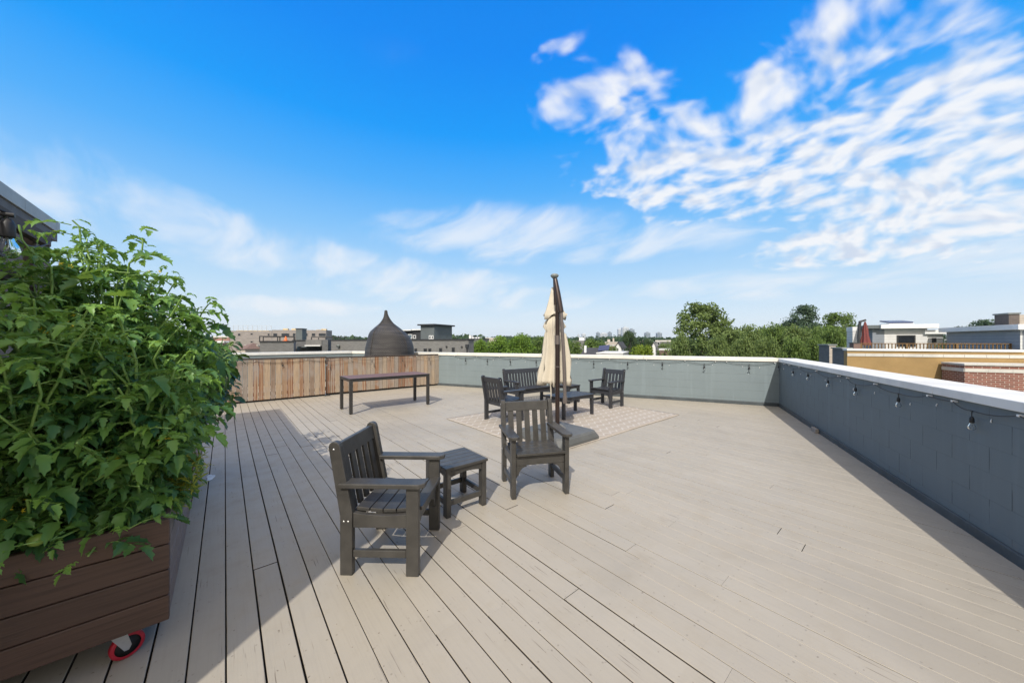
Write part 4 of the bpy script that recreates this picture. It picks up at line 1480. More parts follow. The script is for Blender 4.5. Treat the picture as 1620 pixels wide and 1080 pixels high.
# white splash of paint on the boards beside the planter
m = MB()
pr = []
for k in range(24):
    w = k / 24 * 6.283
    rr = 1 + 0.18 * math.sin(3 * w + 1) + 0.1 * math.sin(5 * w)
    pr.append((0.035 * rr * math.cos(w), 0.11 * rr * math.sin(w)))
m.prism(pr, 'z', 0.0025, 0.004)
o = m.build('paint_splash', 'white_plastic'); o.location = (-1.875, 2.14 + 1.58 * 0.0 + 1.0 * 0.03 + 0.02 * 0, 0)
pz = EYE * 540 / (755 - 540)
o.location = ((333 - 810) / 540 * pz, pz, 0); o.rotation_euler.z = GRID
tag(o, 'white splash of paint on the shaded boards beside the planter', 'paint splash')

# ------------------------------------------------------------------ trees
def tree_mesh(seed, H, R, crown0, n_cl, n_leaf, lsize, airy=0.0, shape='round'):
    r = np.random.RandomState(seed)
    trunk = MB()
    top = np.array([r.normal(0, 0.3), r.normal(0, 0.3), H * 0.80])
    P = curve_pts(np.zeros(3), np.array([r.normal(0, .5), r.normal(0, .5), H * 0.45]), top, 9)
    trunk.tube([tuple(p) for p in P], list(np.linspace(0.03 * H * 0.6, 0.05, 9)), 8)
    cz0 = H * crown0
    cl = []
    for k in range(n_cl):
        f = r.rand()
        z = cz0 + (H - cz0) * (f ** 0.85)
        tt_ = (z - cz0) / (H - cz0)
        if shape == 'round':
            rad = R * math.sqrt(max(0.03, 1 - (2 * tt_ - 0.85) ** 2 / 1.5)) * (1 if tt_ < .8 else 0.8)
        else:
            rad = R * (1.0 - 0.75 * tt_)
        rho = rad * (0.30 + 0.70 * math.sqrt(r.rand())) * r.uniform(0.75, 1.12)
        th = r.uniform(0, 6.283)
        cl.append((rho * math.cos(th), rho * math.sin(th), z, R * r.uniform(0.16, 0.30) * (1 - 0.3 * airy)))
    for c in cl[::max(1, n_cl // 26)]:
        k = int(np.clip((c[2] / H - 0.18) / 0.8 * 8, 2, 7))
        b0 = P[k]
        e = np.array(c[:3])
        trunk.tube([tuple(q) for q in curve_pts(b0, (b0 + e) / 2 + np.array([0, 0, -0.05 * H * 0.3]), e, 5)], list(np.linspace(0.010 * H * (1 - k / 12), 0.02, 5)), 5, caps=False)
    V_, T_ = [], []
    for (cx, cy, cz, cr_) in cl:
        n = int(n_leaf * r.uniform(0.6, 1.3))
        d = r.normal(0, 1, (n, 3)); d /= np.linalg.norm(d, axis=1)[:, None]
        rad = cr_ * (r.rand(n) ** 0.45)[:, None]
        p = np.array([cx, cy, cz]) + d * rad * np.array([1.15, 1.15, 0.75])
        nrm = d * 0.6 + r.normal(0, 0.55, (n, 3)) + np.array([0, 0, 0.45]); nrm /= np.linalg.norm(nrm, axis=1)[:, None]
        a_ = np.cross(nrm, r.normal(0, 1, (n, 3))); a_ /= np.linalg.norm(a_, axis=1)[:, None]
        b_ = np.cross(nrm, a_)
        s = (lsize * r.uniform(0.6, 1.3, n))[:, None]
        V_.append(np.stack([p - a_ * s, p - b_ * s * 0.55 + nrm * s * .15, p + a_ * s, p + b_ * s * 0.55 + nrm * s * .15], 1).reshape(-1, 3))
        T_.append(np.repeat(np.clip(r.normal(0.5, 0.16) + r.normal(0, 0.2, n), 0, 1), 4))
    V_ = np.concatenate(V_); T_ = np.concatenate(T_)
    n = len(V_) // 4
    me = bpy.data.meshes.new('crown')
    me.vertices.add(len(V_)); me.vertices.foreach_set('co', V_.ravel())
    me.loops.add(len(V_)); me.loops.foreach_set('vertex_index', np.arange(len(V_), dtype=np.int32))
    me.polygons.add(n); me.polygons.foreach_set('loop_start', np.arange(n, dtype=np.int32) * 4)
    me.update(calc_edges=True)
    at_ = me.attributes.new('tint', 'FLOAT', 'POINT'); at_.data.foreach_set('value', T_.astype(np.float32))
    me.materials.append(MAT['tree_leaf'])
    tm = bpy.data.meshes.new('trunk')
    tm.from_pydata(trunk.v, [], trunk.f); tm.polygons.foreach_set('use_smooth', trunk.sm); tm.materials.append(MAT['bark'])
    return me, tm, H, R


TREES = {'a': tree_mesh(1, 16, 5.2, 0.22, 150, 120, 0.20), 'b': tree_mesh(2, 16, 5.0, 0.20, 140, 125, 0.20),
         'c': tree_mesh(3, 16, 5.0, 0.25, 125, 115, 0.21, 0.5), 'airy': tree_mesh(4, 19, 5.0, 0.22, 175, 110, 0.19, 0.9),
         'layer': tree_mesh(5, 18, 5.2, 0.3, 75, 150, 0.20, 0.3), 'cone': tree_mesh(6, 16, 4.6, 0.12, 120, 90, 0.24, 0.2, 'cone')}


def tree(kind, px, ytop, wpx, Y, col, label, name='broadleaf_tree', group='trees beyond the parapet', rz=None):
    me, tm, H, R_ = TREES[kind]
    p = at(px, ytop, Y)
    Ht = p.z - GROUND
    rad = wpx / 2 * Y / 540
    t = thing(name, label, 'tree', (p.x, p.y, GROUND), (px * 1.7) % 6.28 if rz is None else rz, group)
    sx = rad * 1.12 / R_
    sz = Ht / (H * 1.02)
    for (nm, md) in (('trunk', tm), ('crown', me)):
        o = bpy.data.objects.new(nm, md)
        C.objects.link(o)
        o.parent = t
        o.scale = (sx, sx, sz)
        o.color = col + (1,)
    return t


BRIGHT = (0.20, 0.32, 0.045)
MIDG = (0.17, 0.25, 0.06)
OLIVE = (0.205, 0.275, 0.085)
DARKG = (0.085, 0.135, 0.05)
LIME = (0.28, 0.36, 0.04)
BLUEG = (0.11, 0.17, 0.10)
tree('b', 758, 540, 44, 44, BRIGHT, 'bright green tree at the end of the long grey brick building')
tree('a', 788, 534, 66, 50, BRIGHT, 'bright green rounded tree, leftmost large crown left of the parasol')
tree('b', 822, 531, 68, 54, BRIGHT, 'bright green tree just left of the parasol, middle of the leafy mass')
tree('a', 854, 534, 60, 57, MIDG, 'green tree half hidden behind the parasol canopy')
tree('cone', 869, 521, 18, 130, BLUEG, 'distant dark conifer tip above the trees left of the parasol')
tree('c', 906, 541, 46, 52, MIDG, 'green tree just right of the parasol, behind the white chimney')
tree('b', 941, 539, 60, 62, MIDG, 'rounded green tree behind the grey gabled roof with solar panels')
tree('a', 968, 549, 30, 50, MIDG, 'small green tree in front of the red brick house')
tree('b', 996, 525, 34, 92, DARKG, 'tall dark dense tree in front of the pale high rise towers')
tree('c', 982, 551, 40, 66, DARKG, 'low dark green bushy tree beside the white gabled house')
tree('a', 1016, 548, 56, 44, LIME, 'low yellow green tree over the back wall, below the tall dark tree')
tree('b', 1026, 538, 24, 74, DARKG, 'small dark round tree right of the yellow green one')
tree('c', 1052, 544, 34, 58, OLIVE, 'olive tree left of the big airy tree, by the grey flat roofed block')
tree('airy', 1112, 479, 112, 36, OLIVE, 'tallest airy olive green tree standing alone right of the chairs')
tree('a', 1076, 530, 46, 32, OLIVE, 'low olive tree at the left foot of the big airy tree')
tree('b', 1150, 522, 56, 38, OLIVE, 'bushy olive tree at the right shoulder of the big airy tree')
tree('a', 1188, 517, 62, 41, OLIVE, 'rounded olive tree in the middle of the tree row behind the back wall')
tree('c', 1224, 516, 62, 43, MIDG, 'green tree in the row directly left of the wall corner')
tree('layer', 1268, 485, 66, 62, BLUEG, 'tall dark layered tree rising over the row near the wall corner')
tree('b', 1262, 518, 58, 40, OLIVE, 'olive tree above the wall corner, in front of the tall layered tree')
tree('a', 1302, 519, 60, 41, MIDG, 'green tree above the right wall, left of the grey gatepost like block')
tree('layer', 1326, 497, 72, 58, MIDG, 'high green tree left of the red parasol on the neighbouring roof')
tree('b', 1340, 520, 52, 42, OLIVE, 'green tree touching the white penthouse next door')
for (px_, yt_, w_, Y_, k_, c_, lab_) in (
        (1168, 524, 60, 50, 'a', MIDG, 'dark gap filling tree behind the shoulder of the big airy tree'),
        (1206, 521, 60, 55, 'b', MIDG, 'tree filling the row between two rounded olive crowns'),
        (1244, 520, 60, 52, 'a', OLIVE, 'olive crown just left of the tall layered tree'),
        (1284, 521, 60, 55, 'c', MIDG, 'green crown just right of the tall layered tree'),
        (1318, 521, 56, 36, 'a', MIDG, 'green crown low behind the grey roof block'),
        (1136, 534, 50, 30, 'c', OLIVE, 'low olive crown just above the back wall under the big airy tree'),
        (1175, 537, 50, 29, 'b', OLIVE, 'low olive crown just above the back wall, right of the airy tree'),
        (1215, 538, 54, 29, 'a', OLIVE, 'low olive crown over the back wall, third from its corner'),
        (1256, 537, 54, 30, 'c', MIDG, 'low green crown over the back wall, second from its corner'),
        (1296, 538, 54, 31, 'b', MIDG, 'low green crown right over the corner of the two walls')):
    tree(k_, px_, yt_, w_, Y_, c_, lab_)
tree('layer', 1522, 519, 54, 48, BLUEG, 'dark blue green tree between the two neighbouring penthouses')
tree('layer', 1566, 508, 78, 50, BLUEG, 'dark spreading tree behind the grey sided penthouse at the right')
tree('c', 1488, 528, 36, 60, BLUEG, 'small dark tree right behind the white penthouse')

# far-off woodland that reads as one mass
def woodland():
    r = np.random.RandomState(33)
    V_, T_ = [], []
    for k in range(1500):
        px = r.uniform(250, 1450) if k < 900 else (r.uniform(-1400, 250) if k % 2 else r.uniform(1450, 3000))
        Y = math.exp(r.uniform(math.log(110), math.log(900)))
        yt = 535.5 - 4.5 * r.rand() * (0.4 + 0.6 * math.sin(px * 0.021) ** 2) - (3.0 if 690 < px < 760 else 0) + (1.5 if Y < 200 else 0)
        p = at(px, yt, Y)
        rad = r.uniform(4, 7) * (1 + Y / 700)
        n = int(170 if Y < 250 else 90)
        d = r.normal(0, 1, (n, 3)); d /= np.linalg.norm(d, axis=1)[:, None]
        q = np.array([p.x, p.y, p.z - rad * 0.8]) + d * (r.rand(n) ** 0.3)[:, None] * rad * np.array([1.2, 1.2, 0.9])
        nrm = d * 0.7 + r.normal(0, 0.5, (n, 3)) + np.array([0, -0.2, 0.5]); nrm /= np.linalg.norm(nrm, axis=1)[:, None]
        a_ = np.cross(nrm, r.normal(0, 1, (n, 3))); a_ /= np.linalg.norm(a_, axis=1)[:, None]
        b_ = np.cross(nrm, a_)
        s = (rad * 0.17 * r.uniform(0.6, 1.3, n))[:, None]
        V_.append(np.stack([p_ for p_ in (q - a_ * s, q - b_ * s * .7, q + a_ * s, q + b_ * s * .7)], 1).reshape(-1, 3))
        T_.append(np.repeat(np.clip(r.normal(0.45, 0.2) + r.normal(0, 0.15, n), 0, 1), 4))
    V_ = np.concatenate(V_); T_ = np.concatenate(T_)
    n = len(V_) // 4
    me = bpy.data.meshes.new('woodland')
    me.vertices.add(len(V_)); me.vertices.foreach_set('co', V_.ravel())
    me.loops.add(len(V_)); me.loops.foreach_set('vertex_index', np.arange(len(V_), dtype=np.int32))
    me.polygons.add(n); me.polygons.foreach_set('loop_start', np.arange(n, dtype=np.int32) * 4)
    me.update(calc_edges=True)
    at_ = me.attributes.new('tint', 'FLOAT', 'POINT'); at_.data.foreach_set('value', T_.astype(np.float32))
    me.materials.append(MAT['tree_leaf'])
    o = bpy.data.objects.new('woodland', me); C.objects.link(o)
    o.color = (0.062, 0.105, 0.045, 1)
    tag(o, 'far belt of treetops along the horizon', 'woodland', kind='stuff')


woodland()

# ------------------------------------------------------------------ neighbouring buildings
E1 = Vector((-WB.x, -WB.y))            # along the street front, to the right and slightly nearer
E2 = Vector((-E1.y, E1.x))             # away from us
YAW = math.atan2(E1.y, E1.x)


def frame(px, Y, z=GROUND, yaw=None):
    p = at(px, 540, Y)
    return (p.x, p.y, z)


def run(xl, Yl, xr, d=E1):
    """length along d from the point at (xl, Yl) until its pixel column is xr"""
    p = Vector(((xl - 810) / 540 * Yl, Yl))
    k = (xr - 810) / 540
    return (k * p.y - p.x) / (d.x - k * d.y)


def zt(y, Y):
    return EYE + (540 - y) / 540 * Y - GROUND


def lx(xl, Yl, x, d=E1):
    return run(xl, Yl, x, d)


def win(parent, x0, x1, z0, z1, y=0.0, fr='trim_black', pane='window_dark', w=0.07, recess=0.03):
    f = MB()
    f.box(x0, x1, y - 0.04, y - 0.003, z1 - w, z1); f.box(x0, x1, y - 0.04, y - 0.003, z0, z0 + w)
    f.box(x0, x0 + w, y - 0.04, y - 0.003, z0 + w, z1 - w); f.box(x1 - w, x1, y - 0.04, y - 0.003, z0 + w, z1 - w)
    fo_ = f.build('window', fr, parent)
    p = MB(); p.box(x0 + w, x1 - w, y - 0.02, y - 0.004, z0 + w, z1 - w); p.build('pane', pane, fo_)
    return fo_


def block(name, label, xl, xr, ytop, Y, depth, mat, cat='building', coping=None, cop_h=0.12, z0=GROUND, d=E1):
    L = run(xl, Y, xr, d)
    H = zt(ytop, Y) + GROUND - z0
    t = thing(name, label, cat, frame(xl, Y, z0), math.atan2(d.y, d.x))
    m = MB(); m.box(0, L, 0, depth, 0, H - (cop_h if coping else 0.0)); m.build('wall', mat, t)
    if coping:
        m = MB(); m.box(-0.05, L + 0.05, -0.06, depth + 0.05, H - cop_h + 0.002, H); m.build('coping', coping, t)
    return t, L, H


# --- left: long grey brick building with stair tower
t, L, H = block('brick_building', 'long dark grey brick building behind the dome, small square windows', 524, 741, 536.8, 36, 0.9, 'brick_grey', coping='trim_black')
W = lambda x: lx(524, 36, x)
for (x0, x1, y0, y1) in ((656, 660, 551, 560), (670.5, 675.5, 551, 561), (678, 682.5, 551, 561), (695, 699.5, 550.5, 561), (715, 719.5, 549.5, 561)):
    Yc = 36 + E1.y * W(x0)
    win(t, W(x0), W(x1), zt(y1, Yc), zt(y0, Yc), 0)
m = MB(); xx = W(739.5); m.tube([(xx, -0.08, H - 0.7), (xx, -0.08, 2)], 0.06, 8); m.box(xx - 0.12, xx + 0.12, -0.18, -0.005, H - 0.75, H - 0.45); m.build('downpipe', 'trim_black', t)
m = MB()
for x in (707, 731):
    m.tube([(W(x), -0.12, zt(548, 31)), (W(x), -0.003, zt(548, 31))], 0.07, 8)
m.build('vent_pipe', 'trim_black', t)
m = MB(); xx = W(537); m.tube([(xx, -0.25, zt(548, 35.5)), (xx, -0.05, zt(546, 35.5))], [0.16, 0.12], 10); m.build('wall_lamp', 'cap_grey', t)
t2, L2, H2 = block('stair_tower', 'slate grey square stair tower with wide flat dark cap', 665.5, 687, 515, 40, 3.6, 'slate_panel', 'tower')
m = MB(); m.box(-0.25, L2 + 0.25, -0.3, 3.9, H2, H2 + 0.16); m.build('cap', 'trim_black', t2)
win(t2, L2 * 0.62, L2 * 0.78, zt(536.5, 39.5), zt(530.5, 39.5), 0, 'trim_white')
win(t2, L2 * 0.80, L2 * 0.95, zt(536.5, 39.5), zt(530.5, 39.5), 0, 'trim_white')
t3, L3, H3 = block('roof_room', 'black rooftop room with white roof edge left of the stair tower', 639, 666, 523, 42, 4, 'trim_black', 'rooftop room')
m = MB(); m.box(-1.4, L3 * 0.55, -0.45, 4.2, H3 - 0.02, H3 + 0.10); m.box(L3 * 0.55 + 0.01, L3 + 0.2, -0.25, 4.2, H3 + 0.02, H3 + 0.16); m.build('roof', 'trim_white', t3)
win(t3, L3 * 0.25, L3 * 0.50, zt(535.5, 41.5), zt(528.5, 41.5), 0, 'trim_white', 'window_sky')
win(t3, L3 * 0.55, L3 * 0.72, zt(535.5, 41.5), zt(530, 41.5), 0, 'trim_white')

DC = Vector((0.985, 0.17)).normalized()
DT = Vector((0.86, 0.51)).normalized()
# --- left: nearer grey terraces
t, L, H = block('terrace_house', 'light grey brick terrace wall nearest behind the fence, with a roof pergola', 411, 464.5, 539, 30, 6, 'brick_grey', coping='trim_black', d=DT)
m = MB()
for (x0, x1, y) in ((407.5, 465, 531.3),):
    a0, a1 = lx(411, 30, x0, DT), lx(411, 30, x1, DT)
    z = zt(y, 31)
    m.box(a0, a1, 1.0, 1.12, z - 0.08, z); m.box(a0, a1, 3.8, 3.92, z - 0.08, z)
    for x in (a0, (a0 + a1) / 2, a1 - 0.08):
        m.box(x, x + 0.08, 1.0, 1.08, H, z - 0.082); m.box(x, x + 0.08, 3.8, 3.88, H, z - 0.082)
    m.box(a0 + 0.2, a1 - 0.2, 1.14, 3.78, z - 0.05, z - 0.01)
m.build('pergola', 'trim_black', t)
cone = thing('traffic_cone', 'orange traffic cone standing on the roof edge of the grey terrace', 'traffic cone', (frame(411, 30)[0] + DT.x * lx(411, 30, 451.5, DT) - DT.y * 0.5, 30 + DT.y * lx(411, 30, 451.5, DT) + DT.x * 0.5, GROUND + H + 0.002))
m = MB(); m.box(-0.18, 0.18, -0.18, 0.18, 0, 0.03); m.lathe([(0.14, 0.03), (0.03, 0.42), (0.0, 0.42)], 14); m.build('body', 'cone_orange', cone)
t, L, H = block('terrace_house', 'recessed grey terrace with blue door and white ledge, right of the pergola house', 463, 526, 537.5, 37, 6, 'brick_slate', coping='trim_black', d=DC)
a0, a1 = lx(463, 37, 491, DC), lx(463, 37, 515.5, DC)
m = MB(); m.box(a0, a1, -1.2, -0.005, zt(547.5, 34), zt(537, 34)); m.build('bay', 'brick_grey', t)
m = MB(); m.box(a0 - 0.05, a1 - 0.1, -1.35, -0.01, zt(548.2, 33), zt(546.3, 33)); m.build('ledge', 'trim_white', t)
m = MB(); m.box(lx(463, 37, 478, DC), a1, -1.0, -0.02, zt(550.5, 33), zt(548.6, 33)); m.build('awning', 'slate_panel', t)
m = MB(); m.box(lx(463, 37, 470, DC), lx(463, 37, 475, DC), -0.05, -0.004, zt(556, 35), zt(548, 35)); m.build('door', 'window_sky', t)
m = MB(); xx = lx(463, 37, 515.5, DC); m.box(xx + 0.01, xx + 0.6, -1.15, -0.006, zt(557, 33), zt(537, 33)); m.build('pier', 'brick_slate', t)
# pergola frames on its roof
m = MB()
z = zt(532, 36)
for (x0, x1) in ((483, 531),):
    a0, a1 = lx(463, 37, x0, DC), lx(463, 37, x1, DC)
    m.box(a0, a1, 1.5, 1.62, z - 0.09, z); m.box(a0, a1, 4.2, 4.32, z - 0.09, z); m.box(a0 + 0.3, a1 - 0.3, 1.64, 4.18, z - 0.06, z - 0.02)
    for x in np.linspace(a0, a1 - 0.08, 5):
        m.box(x, x + 0.08, 1.5, 1.58, H, z - 0.092)
m.build('pergola', 'trim_black', t)

# --- far left: concrete block building under construction
t, L, H = block('concrete_building', 'unfinished beige block building at the left with lumber on its roof', 364, 430, 523, 62, 3, 'concrete_block', d=DC)
W = lambda x: lx(364, 62, x, DC)
for (x0, x1, y0, y1) in ((376, 381, 527, 531.5), (376.5, 380.5, 539.5, 545), (396, 400.5, 526.5, 530), (396, 400.5, 539, 542.5), (423, 427, 527, 531), (414, 418, 539, 542)):
    Yc = 62 + DC.y * W(x0)
    win(t, W(x0), W(x1), zt(y1, Yc), zt(y0, Yc), 0, 'concrete_block')
m = MB(); m.box(W(372), W(424), 0.3, 2.6, H, H + 0.10); m.build('lumber', 'lumber_pale', t)
m = MB()
for x in np.linspace(W(368), W(428), 9):
    m.box(x, x + 0.06, 0.15, 0.21, H, H + 0.95)
for k in (0.5, 0.93):
    m.box(W(368), W(428), 0.151, 0.209, H + k, H + k + 0.05)
m.build('guard_rail', 'tower_pale', t)
t, L, H = block('concrete_building', 'second unfinished beige block with a row of dark openings below its roof', 430.5, 516, 521.7, 60, 3, 'concrete_block', d=DC)
W = lambda x: lx(430.5, 60, x, DC)
for (x0, x1) in ((432, 439), (445, 458), (463, 468), (481, 487), (493, 499), (504, 516)):
    Yc = 60 + DC.y * W(x0)
    win(t, W(x0), W(x1), zt(532, Yc), zt(526.8, Yc), 0, 'concrete_block', w=0.05)
m = MB(); r = random.Random(2)
for x in (443, 457, 497, 500, 505):
    m.box(W(x), W(x) + 0.8, 1, 1.6, H, H + r.uniform(0.1, 0.3))
m.build('lumber', 'lumber_pale', t)
t, L, H = block('stair_core', 'dark grey upright stair core in front of the unfinished building', 468, 478, 519.2, 52, 1.6, 'slate_panel', 'tower', coping='trim_black', d=DC)
t, L, H = block('shop_building', 'low red brown brick building with white awning at the far left', 338, 363, 531.5, 70, 8, 'brick_red', coping='stone_band', cop_h=0.3)
m = MB(); m.box(lx(338, 70, 341), lx(338, 70, 363), -0.9, -0.01, zt(542, 68), zt(539, 68)); m.build('awning', 'trim_white', t)
for x in (349, 354.5, 359):
    win(t, lx(338, 70, x), lx(338, 70, x + 3.4), zt(552, 69), zt(543.5, 69), 0, 'trim_white', 'window_dark')
m = MB(); m.box(lx(338, 70, 347), lx(338, 70, 352), 1, 2, H, H + 0.6); m.build('chimney', 'brick_red', t)
t = thing('hip_roof_house', 'small house with brown hipped roof in front of the unfinished building', 'house', frame(374, 48), YAW)
L = run(374, 48, 388)
h = zt(552, 48)
m = MB(); m.box(0, L, 0, 3, 0, h); m.build('wall', 'brick_cream', t)
m = MB(); m.add([(-.2, -.2, h), (L + .2, -.2, h), (L + .2, 3.2, h), (-.2, 3.2, h), (L * .45, 1.5, h + 0.85), (L * .6, 1.5, h + 0.85)], [(0, 1, 5, 4), (1, 2, 5), (2, 3, 4, 5), (3, 0, 4)]); m.build('roof', 'awning_brown', t)
t, L, H = block('low_building', 'small cream flat roofed building beside the brown hipped roof', 388, 408, 545.5, 50, 6, 'brick_cream', coping='stone_band')

# --- centre: roofs between the trees
def gable(name, label, xl, xr, yeave, yridge, Y, depth, wall, roof, cat='house', gable_front=True):
    L = run(xl, Y, xr)
    he, hr = zt(yeave, Y), zt(yridge, Y)
    t = thing(name, label, cat, frame(xl, Y), YAW)
    m = MB(); m.box(0, L, 0, depth, 0, he); m.build('wall', wall, t)
    m = MB()
    if gable_front:
        m.prism([(0.0, he + 0.002), (L, he + 0.002), (L / 2, hr - 0.06)], 'y', 0.002, depth - 0.002); m.build('gable_end', wall, t)
        m = MB()
        for (x0, x1) in ((-0.2, L / 2), (L + 0.2, L / 2)):
            e0 = he - (hr - he) * 0.2 / (L / 2)
            pl = [(x0, e0), (x1, hr), (x1, hr + 0.12), (x0, e0 + 0.12)]
            m.prism(pl if x0 < x1 else pl[::-1], 'y', -0.25, depth + 0.25)
    else:
        for (y0, y1) in ((-0.25, depth / 2), (depth + 0.25, depth / 2)):
            pl = [(y0, he - 0.1), (y1, hr), (y1, hr + 0.12), (y0, he + 0.02)]
            m.prism(pl if y0 < y1 else pl[::-1], 'x', -0.2, L + 0.2)
    m.build('roof', roof, t)
    return t, L, he, hr


t, L, he, hr = gable('gabled_house', 'house with dark grey pitched roof and tilted solar panels right of the parasol', 922, 942, 560, 552, 40, 5, 'trim_white', 'roof_dark', gable_front=False)
m = MB(); m.box(0.1, 0.35, 0.3, 0.55, he, zt(546.5, 40)); m.build('chimney', 'trim_white', t)
M = Matrix.Translation((L + 0.2, 0.6, hr - 0.25)) @ Matrix.Rotation(math.radians(38), 4, 'X') @ Matrix.Rotation(math.radians(-8), 4, 'Y')
m = MB()
for i in range(3):
    m.box(i * 0.42, i * 0.42 + 0.40, 0, 0.95, 0.02, 0.05, M=M)
m.build('solar_panel', 'solar_blue', t)
t, L, he, hr = gable('gabled_house', 'white gabled house with brick red front beside the dark trees', 973, 983, 549, 541.5, 62, 8, 'trim_white', 'roof_dark')
win(t, L * .3, L * .6, zt(556, 62), zt(550, 62), 0, 'trim_white')
t, L, H = block('brick_house', 'red brick house with flat roof between the trees right of the parasol', 958, 973, 545.5, 66, 3, 'brick_red', 'house', coping='stone_band', cop_h=0.3)
win(t, L * .72, L * .92, zt(555, 65.5), zt(551, 65.5), 0, 'trim_white', 'window_sky')
t, L, H = block('beige_building', 'pale beige building with two stubby chimneys behind the red brick house', 957, 981, 540.5, 84, 3.5, 'brick_cream', coping='stone_band')
for x in (959, 967.5):
    m = MB(); m.box(lx(957, 84, x), lx(957, 84, x + (4 if x < 960 else 2)), 2, 3, H, H + (0.6 if x < 960 else 0.9)); m.build('chimney', 'brick_cream', t)
t, L, H = block('grey_building', 'low grey flat roofed building among trees right of the parasol', 906, 924, 538.5, 105, 3, 'brick_grey', coping='roof_grey')
m = MB(); m.box(L * .5, L * .95, 1, 2.8, H, H + 0.9); m.build('roof_room', 'trim_white', t)
t, L, H = block('grey_building', 'dark grey flat roofed block left of the big airy tree', 1037, 1061, 538, 78, 4, 'brick_slate', coping='stone_band', cop_h=0.35)
win(t, L * .1, L * .3, zt(546, 77), zt(541, 77), 0, 'trim_white')
t, L, he, hr = gable('gabled_house', 'small white gabled house left of the dark grey flat roofed block', 1032, 1037, 546, 541, 72, 6, 'trim_white', 'roof_grey')
t, L, H = block('red_building', 'low red roofed building far off below the two small towers', 1012, 1029, 536.8, 150, 4, 'brick_red', coping='stone_band', cop_h=0.5)
t, L, H = block('low_building', 'white flat roof just above the back wall below the red brick house', 944, 985, 557.5, 34, 6, 'roof_white', coping='roof_white')
t, L, H = block('low_building', 'brown flat roof just above the back wall left of the big airy tree', 1043, 1064, 552.5, 37, 6, 'awning_brown', coping='stone_band')
t, L, H = block('rooftop_units_building', 'pale distant flat roofed building at the end of the grey brick one', 768, 784, 534, 95, 3, 'brick_cream', coping='trim_white')
t, L, H = block('dark_roofed_building', 'dark flat roofed building with small white roof units behind the bright trees', 737, 764, 535.4, 80, 3, 'brick_slate', coping='trim_black')
for x in (738.5, 743, 749, 753):
    m = MB(); m.box(lx(737, 80, x), lx(737, 80, x + (3 if x < 745 else 2)), 1, 2, H, H + (0.75 if x < 740 else 0.35)); m.build('roof_unit', 'trim_white', t)

# --- far towers
def tower(xl, xr, ytop, Y, mat, label, n):
    L = run(xl, Y, xr, Vector((1, 0)))
    H = zt(ytop, Y)
    t = thing('tower_block', label, 'tower block', frame(xl, Y), 0.0)
    m = MB(); m.box(0, L, 0, L * 0.8, 0, H); m.build('wall', mat, t)
    m = MB()
    for k in range(n):
        x = L * (k + 0.5) / n
        m.box(x - L / n * 0.22, x + L / n * 0.22, -0.3, -0.01, H * 0.2, H - 3)
    m.build('window_strips', 'tower_mid' if mat == 'tower_pale' else 'window_sky', t)
    m = MB(); m.box(L * .3, L * .7, L * .2, L * .6, H, H + 4); m.build('roof_unit', mat, t)
    return t


tower(978, 984.5, 520.5, 1500, 'tower_pale', 'leftmost of the three pale high rise towers on the skyline', 3)
tower(985, 995, 518.0, 1450, 'tower_pale', 'tallest pale high rise tower, middle of the three on the skyline', 4)
tower(996, 1004, 520.8, 1480, 'tower_mid', 'darker high rise tower, right of the pale ones behind the tall dark tree', 3)
tower(1021.5, 1029, 526.2, 1500, 'tower_mid', 'small grey tower block alone on the skyline, second from the big airy tree', 3)
tower(1040, 1047.5, 526.5, 1520, 'tower_mid', 'small grey tower block on the skyline nearest the big airy tree', 3)
tower(944, 949, 526, 1600, 'tower_mid', 'grey slab tower at the left end of the low skyline group', 2)
tower(949.5, 961, 527, 1650, 'tower_pale', 'broad pale slab in the middle of the low skyline group', 5)
tower(962.5, 968, 525.5, 1600, 'tower_mid', 'grey tower at the right end of the low skyline group', 2)
tower(914, 917, 529, 1800, 'tower_pale', 'faint distant tower right of the parasol, left one of two', 2)
tower(920.5, 927, 528, 1850, 'tower_pale', 'faint distant broad tower right of the parasol, right one of two', 3)

# --- right: neighbouring flats with tan wall, roof deck and penthouses
YA = Vector((14.94, 15.22))
KW = (Vector((19.6, 13.18)) - YA).length
tan = thing('tan_building', 'tan stucco building beyond the right wall, white coping and pale stone band', 'building', (YA.x, YA.y, GROUND), YAW)
HT = 1.26 - GROUND
def ly(px):   # local x where the pixel column px meets the tan wall
    return lx(1340, 15.22, px)
m = MB(); m.box(0, 9.0, 0, 0.3, 0, HT - 0.095); m.build('wall', 'stucco_tan', tan)
m = MB(); m.box(-0.02, 4.6 + 0.55, -0.05, 0.36, HT - 0.09, HT); m.build('coping', 'trim_white', tan, 0.005)
m = MB()
x = 0.0
while x < 5.1:
    m.box(x + 0.004, min(x + 0.6, 5.2) - 0.004, -0.022, -0.003, HT - 0.33, HT - 0.205); x += 0.6
m.build('stone_band', 'stone_band', tan)
m = MB(); m.box(-0.002, 0.3, 0.302, 1.45, 0, HT - 0.02); m.build('side_wall', 'brick_slate', tan)
m = MB(); m.box(-0.05, 0.34, 0.37, 1.5, HT - 0.018, HT + 0.04); m.build('side_coping', 'cap_grey', tan)
m = MB(); m.box(2.2, 9, 0.31, 6, HT - 1.2, HT - 0.45); m.build('roof', 'roof_white', tan)
# grey end block and pale brick block further back
t, L, H = block('gatepost_block', 'small grey walled roof block with pale brick face left of the tan wall', 1311.5, 1322, 544.4, 17.6, 1.25, 'brick_slate', 'roof block', coping='cap_grey', cop_h=0.07)
m = MB(); m.box(0.005, L, -0.03, -0.003, 8, H - 0.075); m.build('pale_face', 'brick_cream', t)
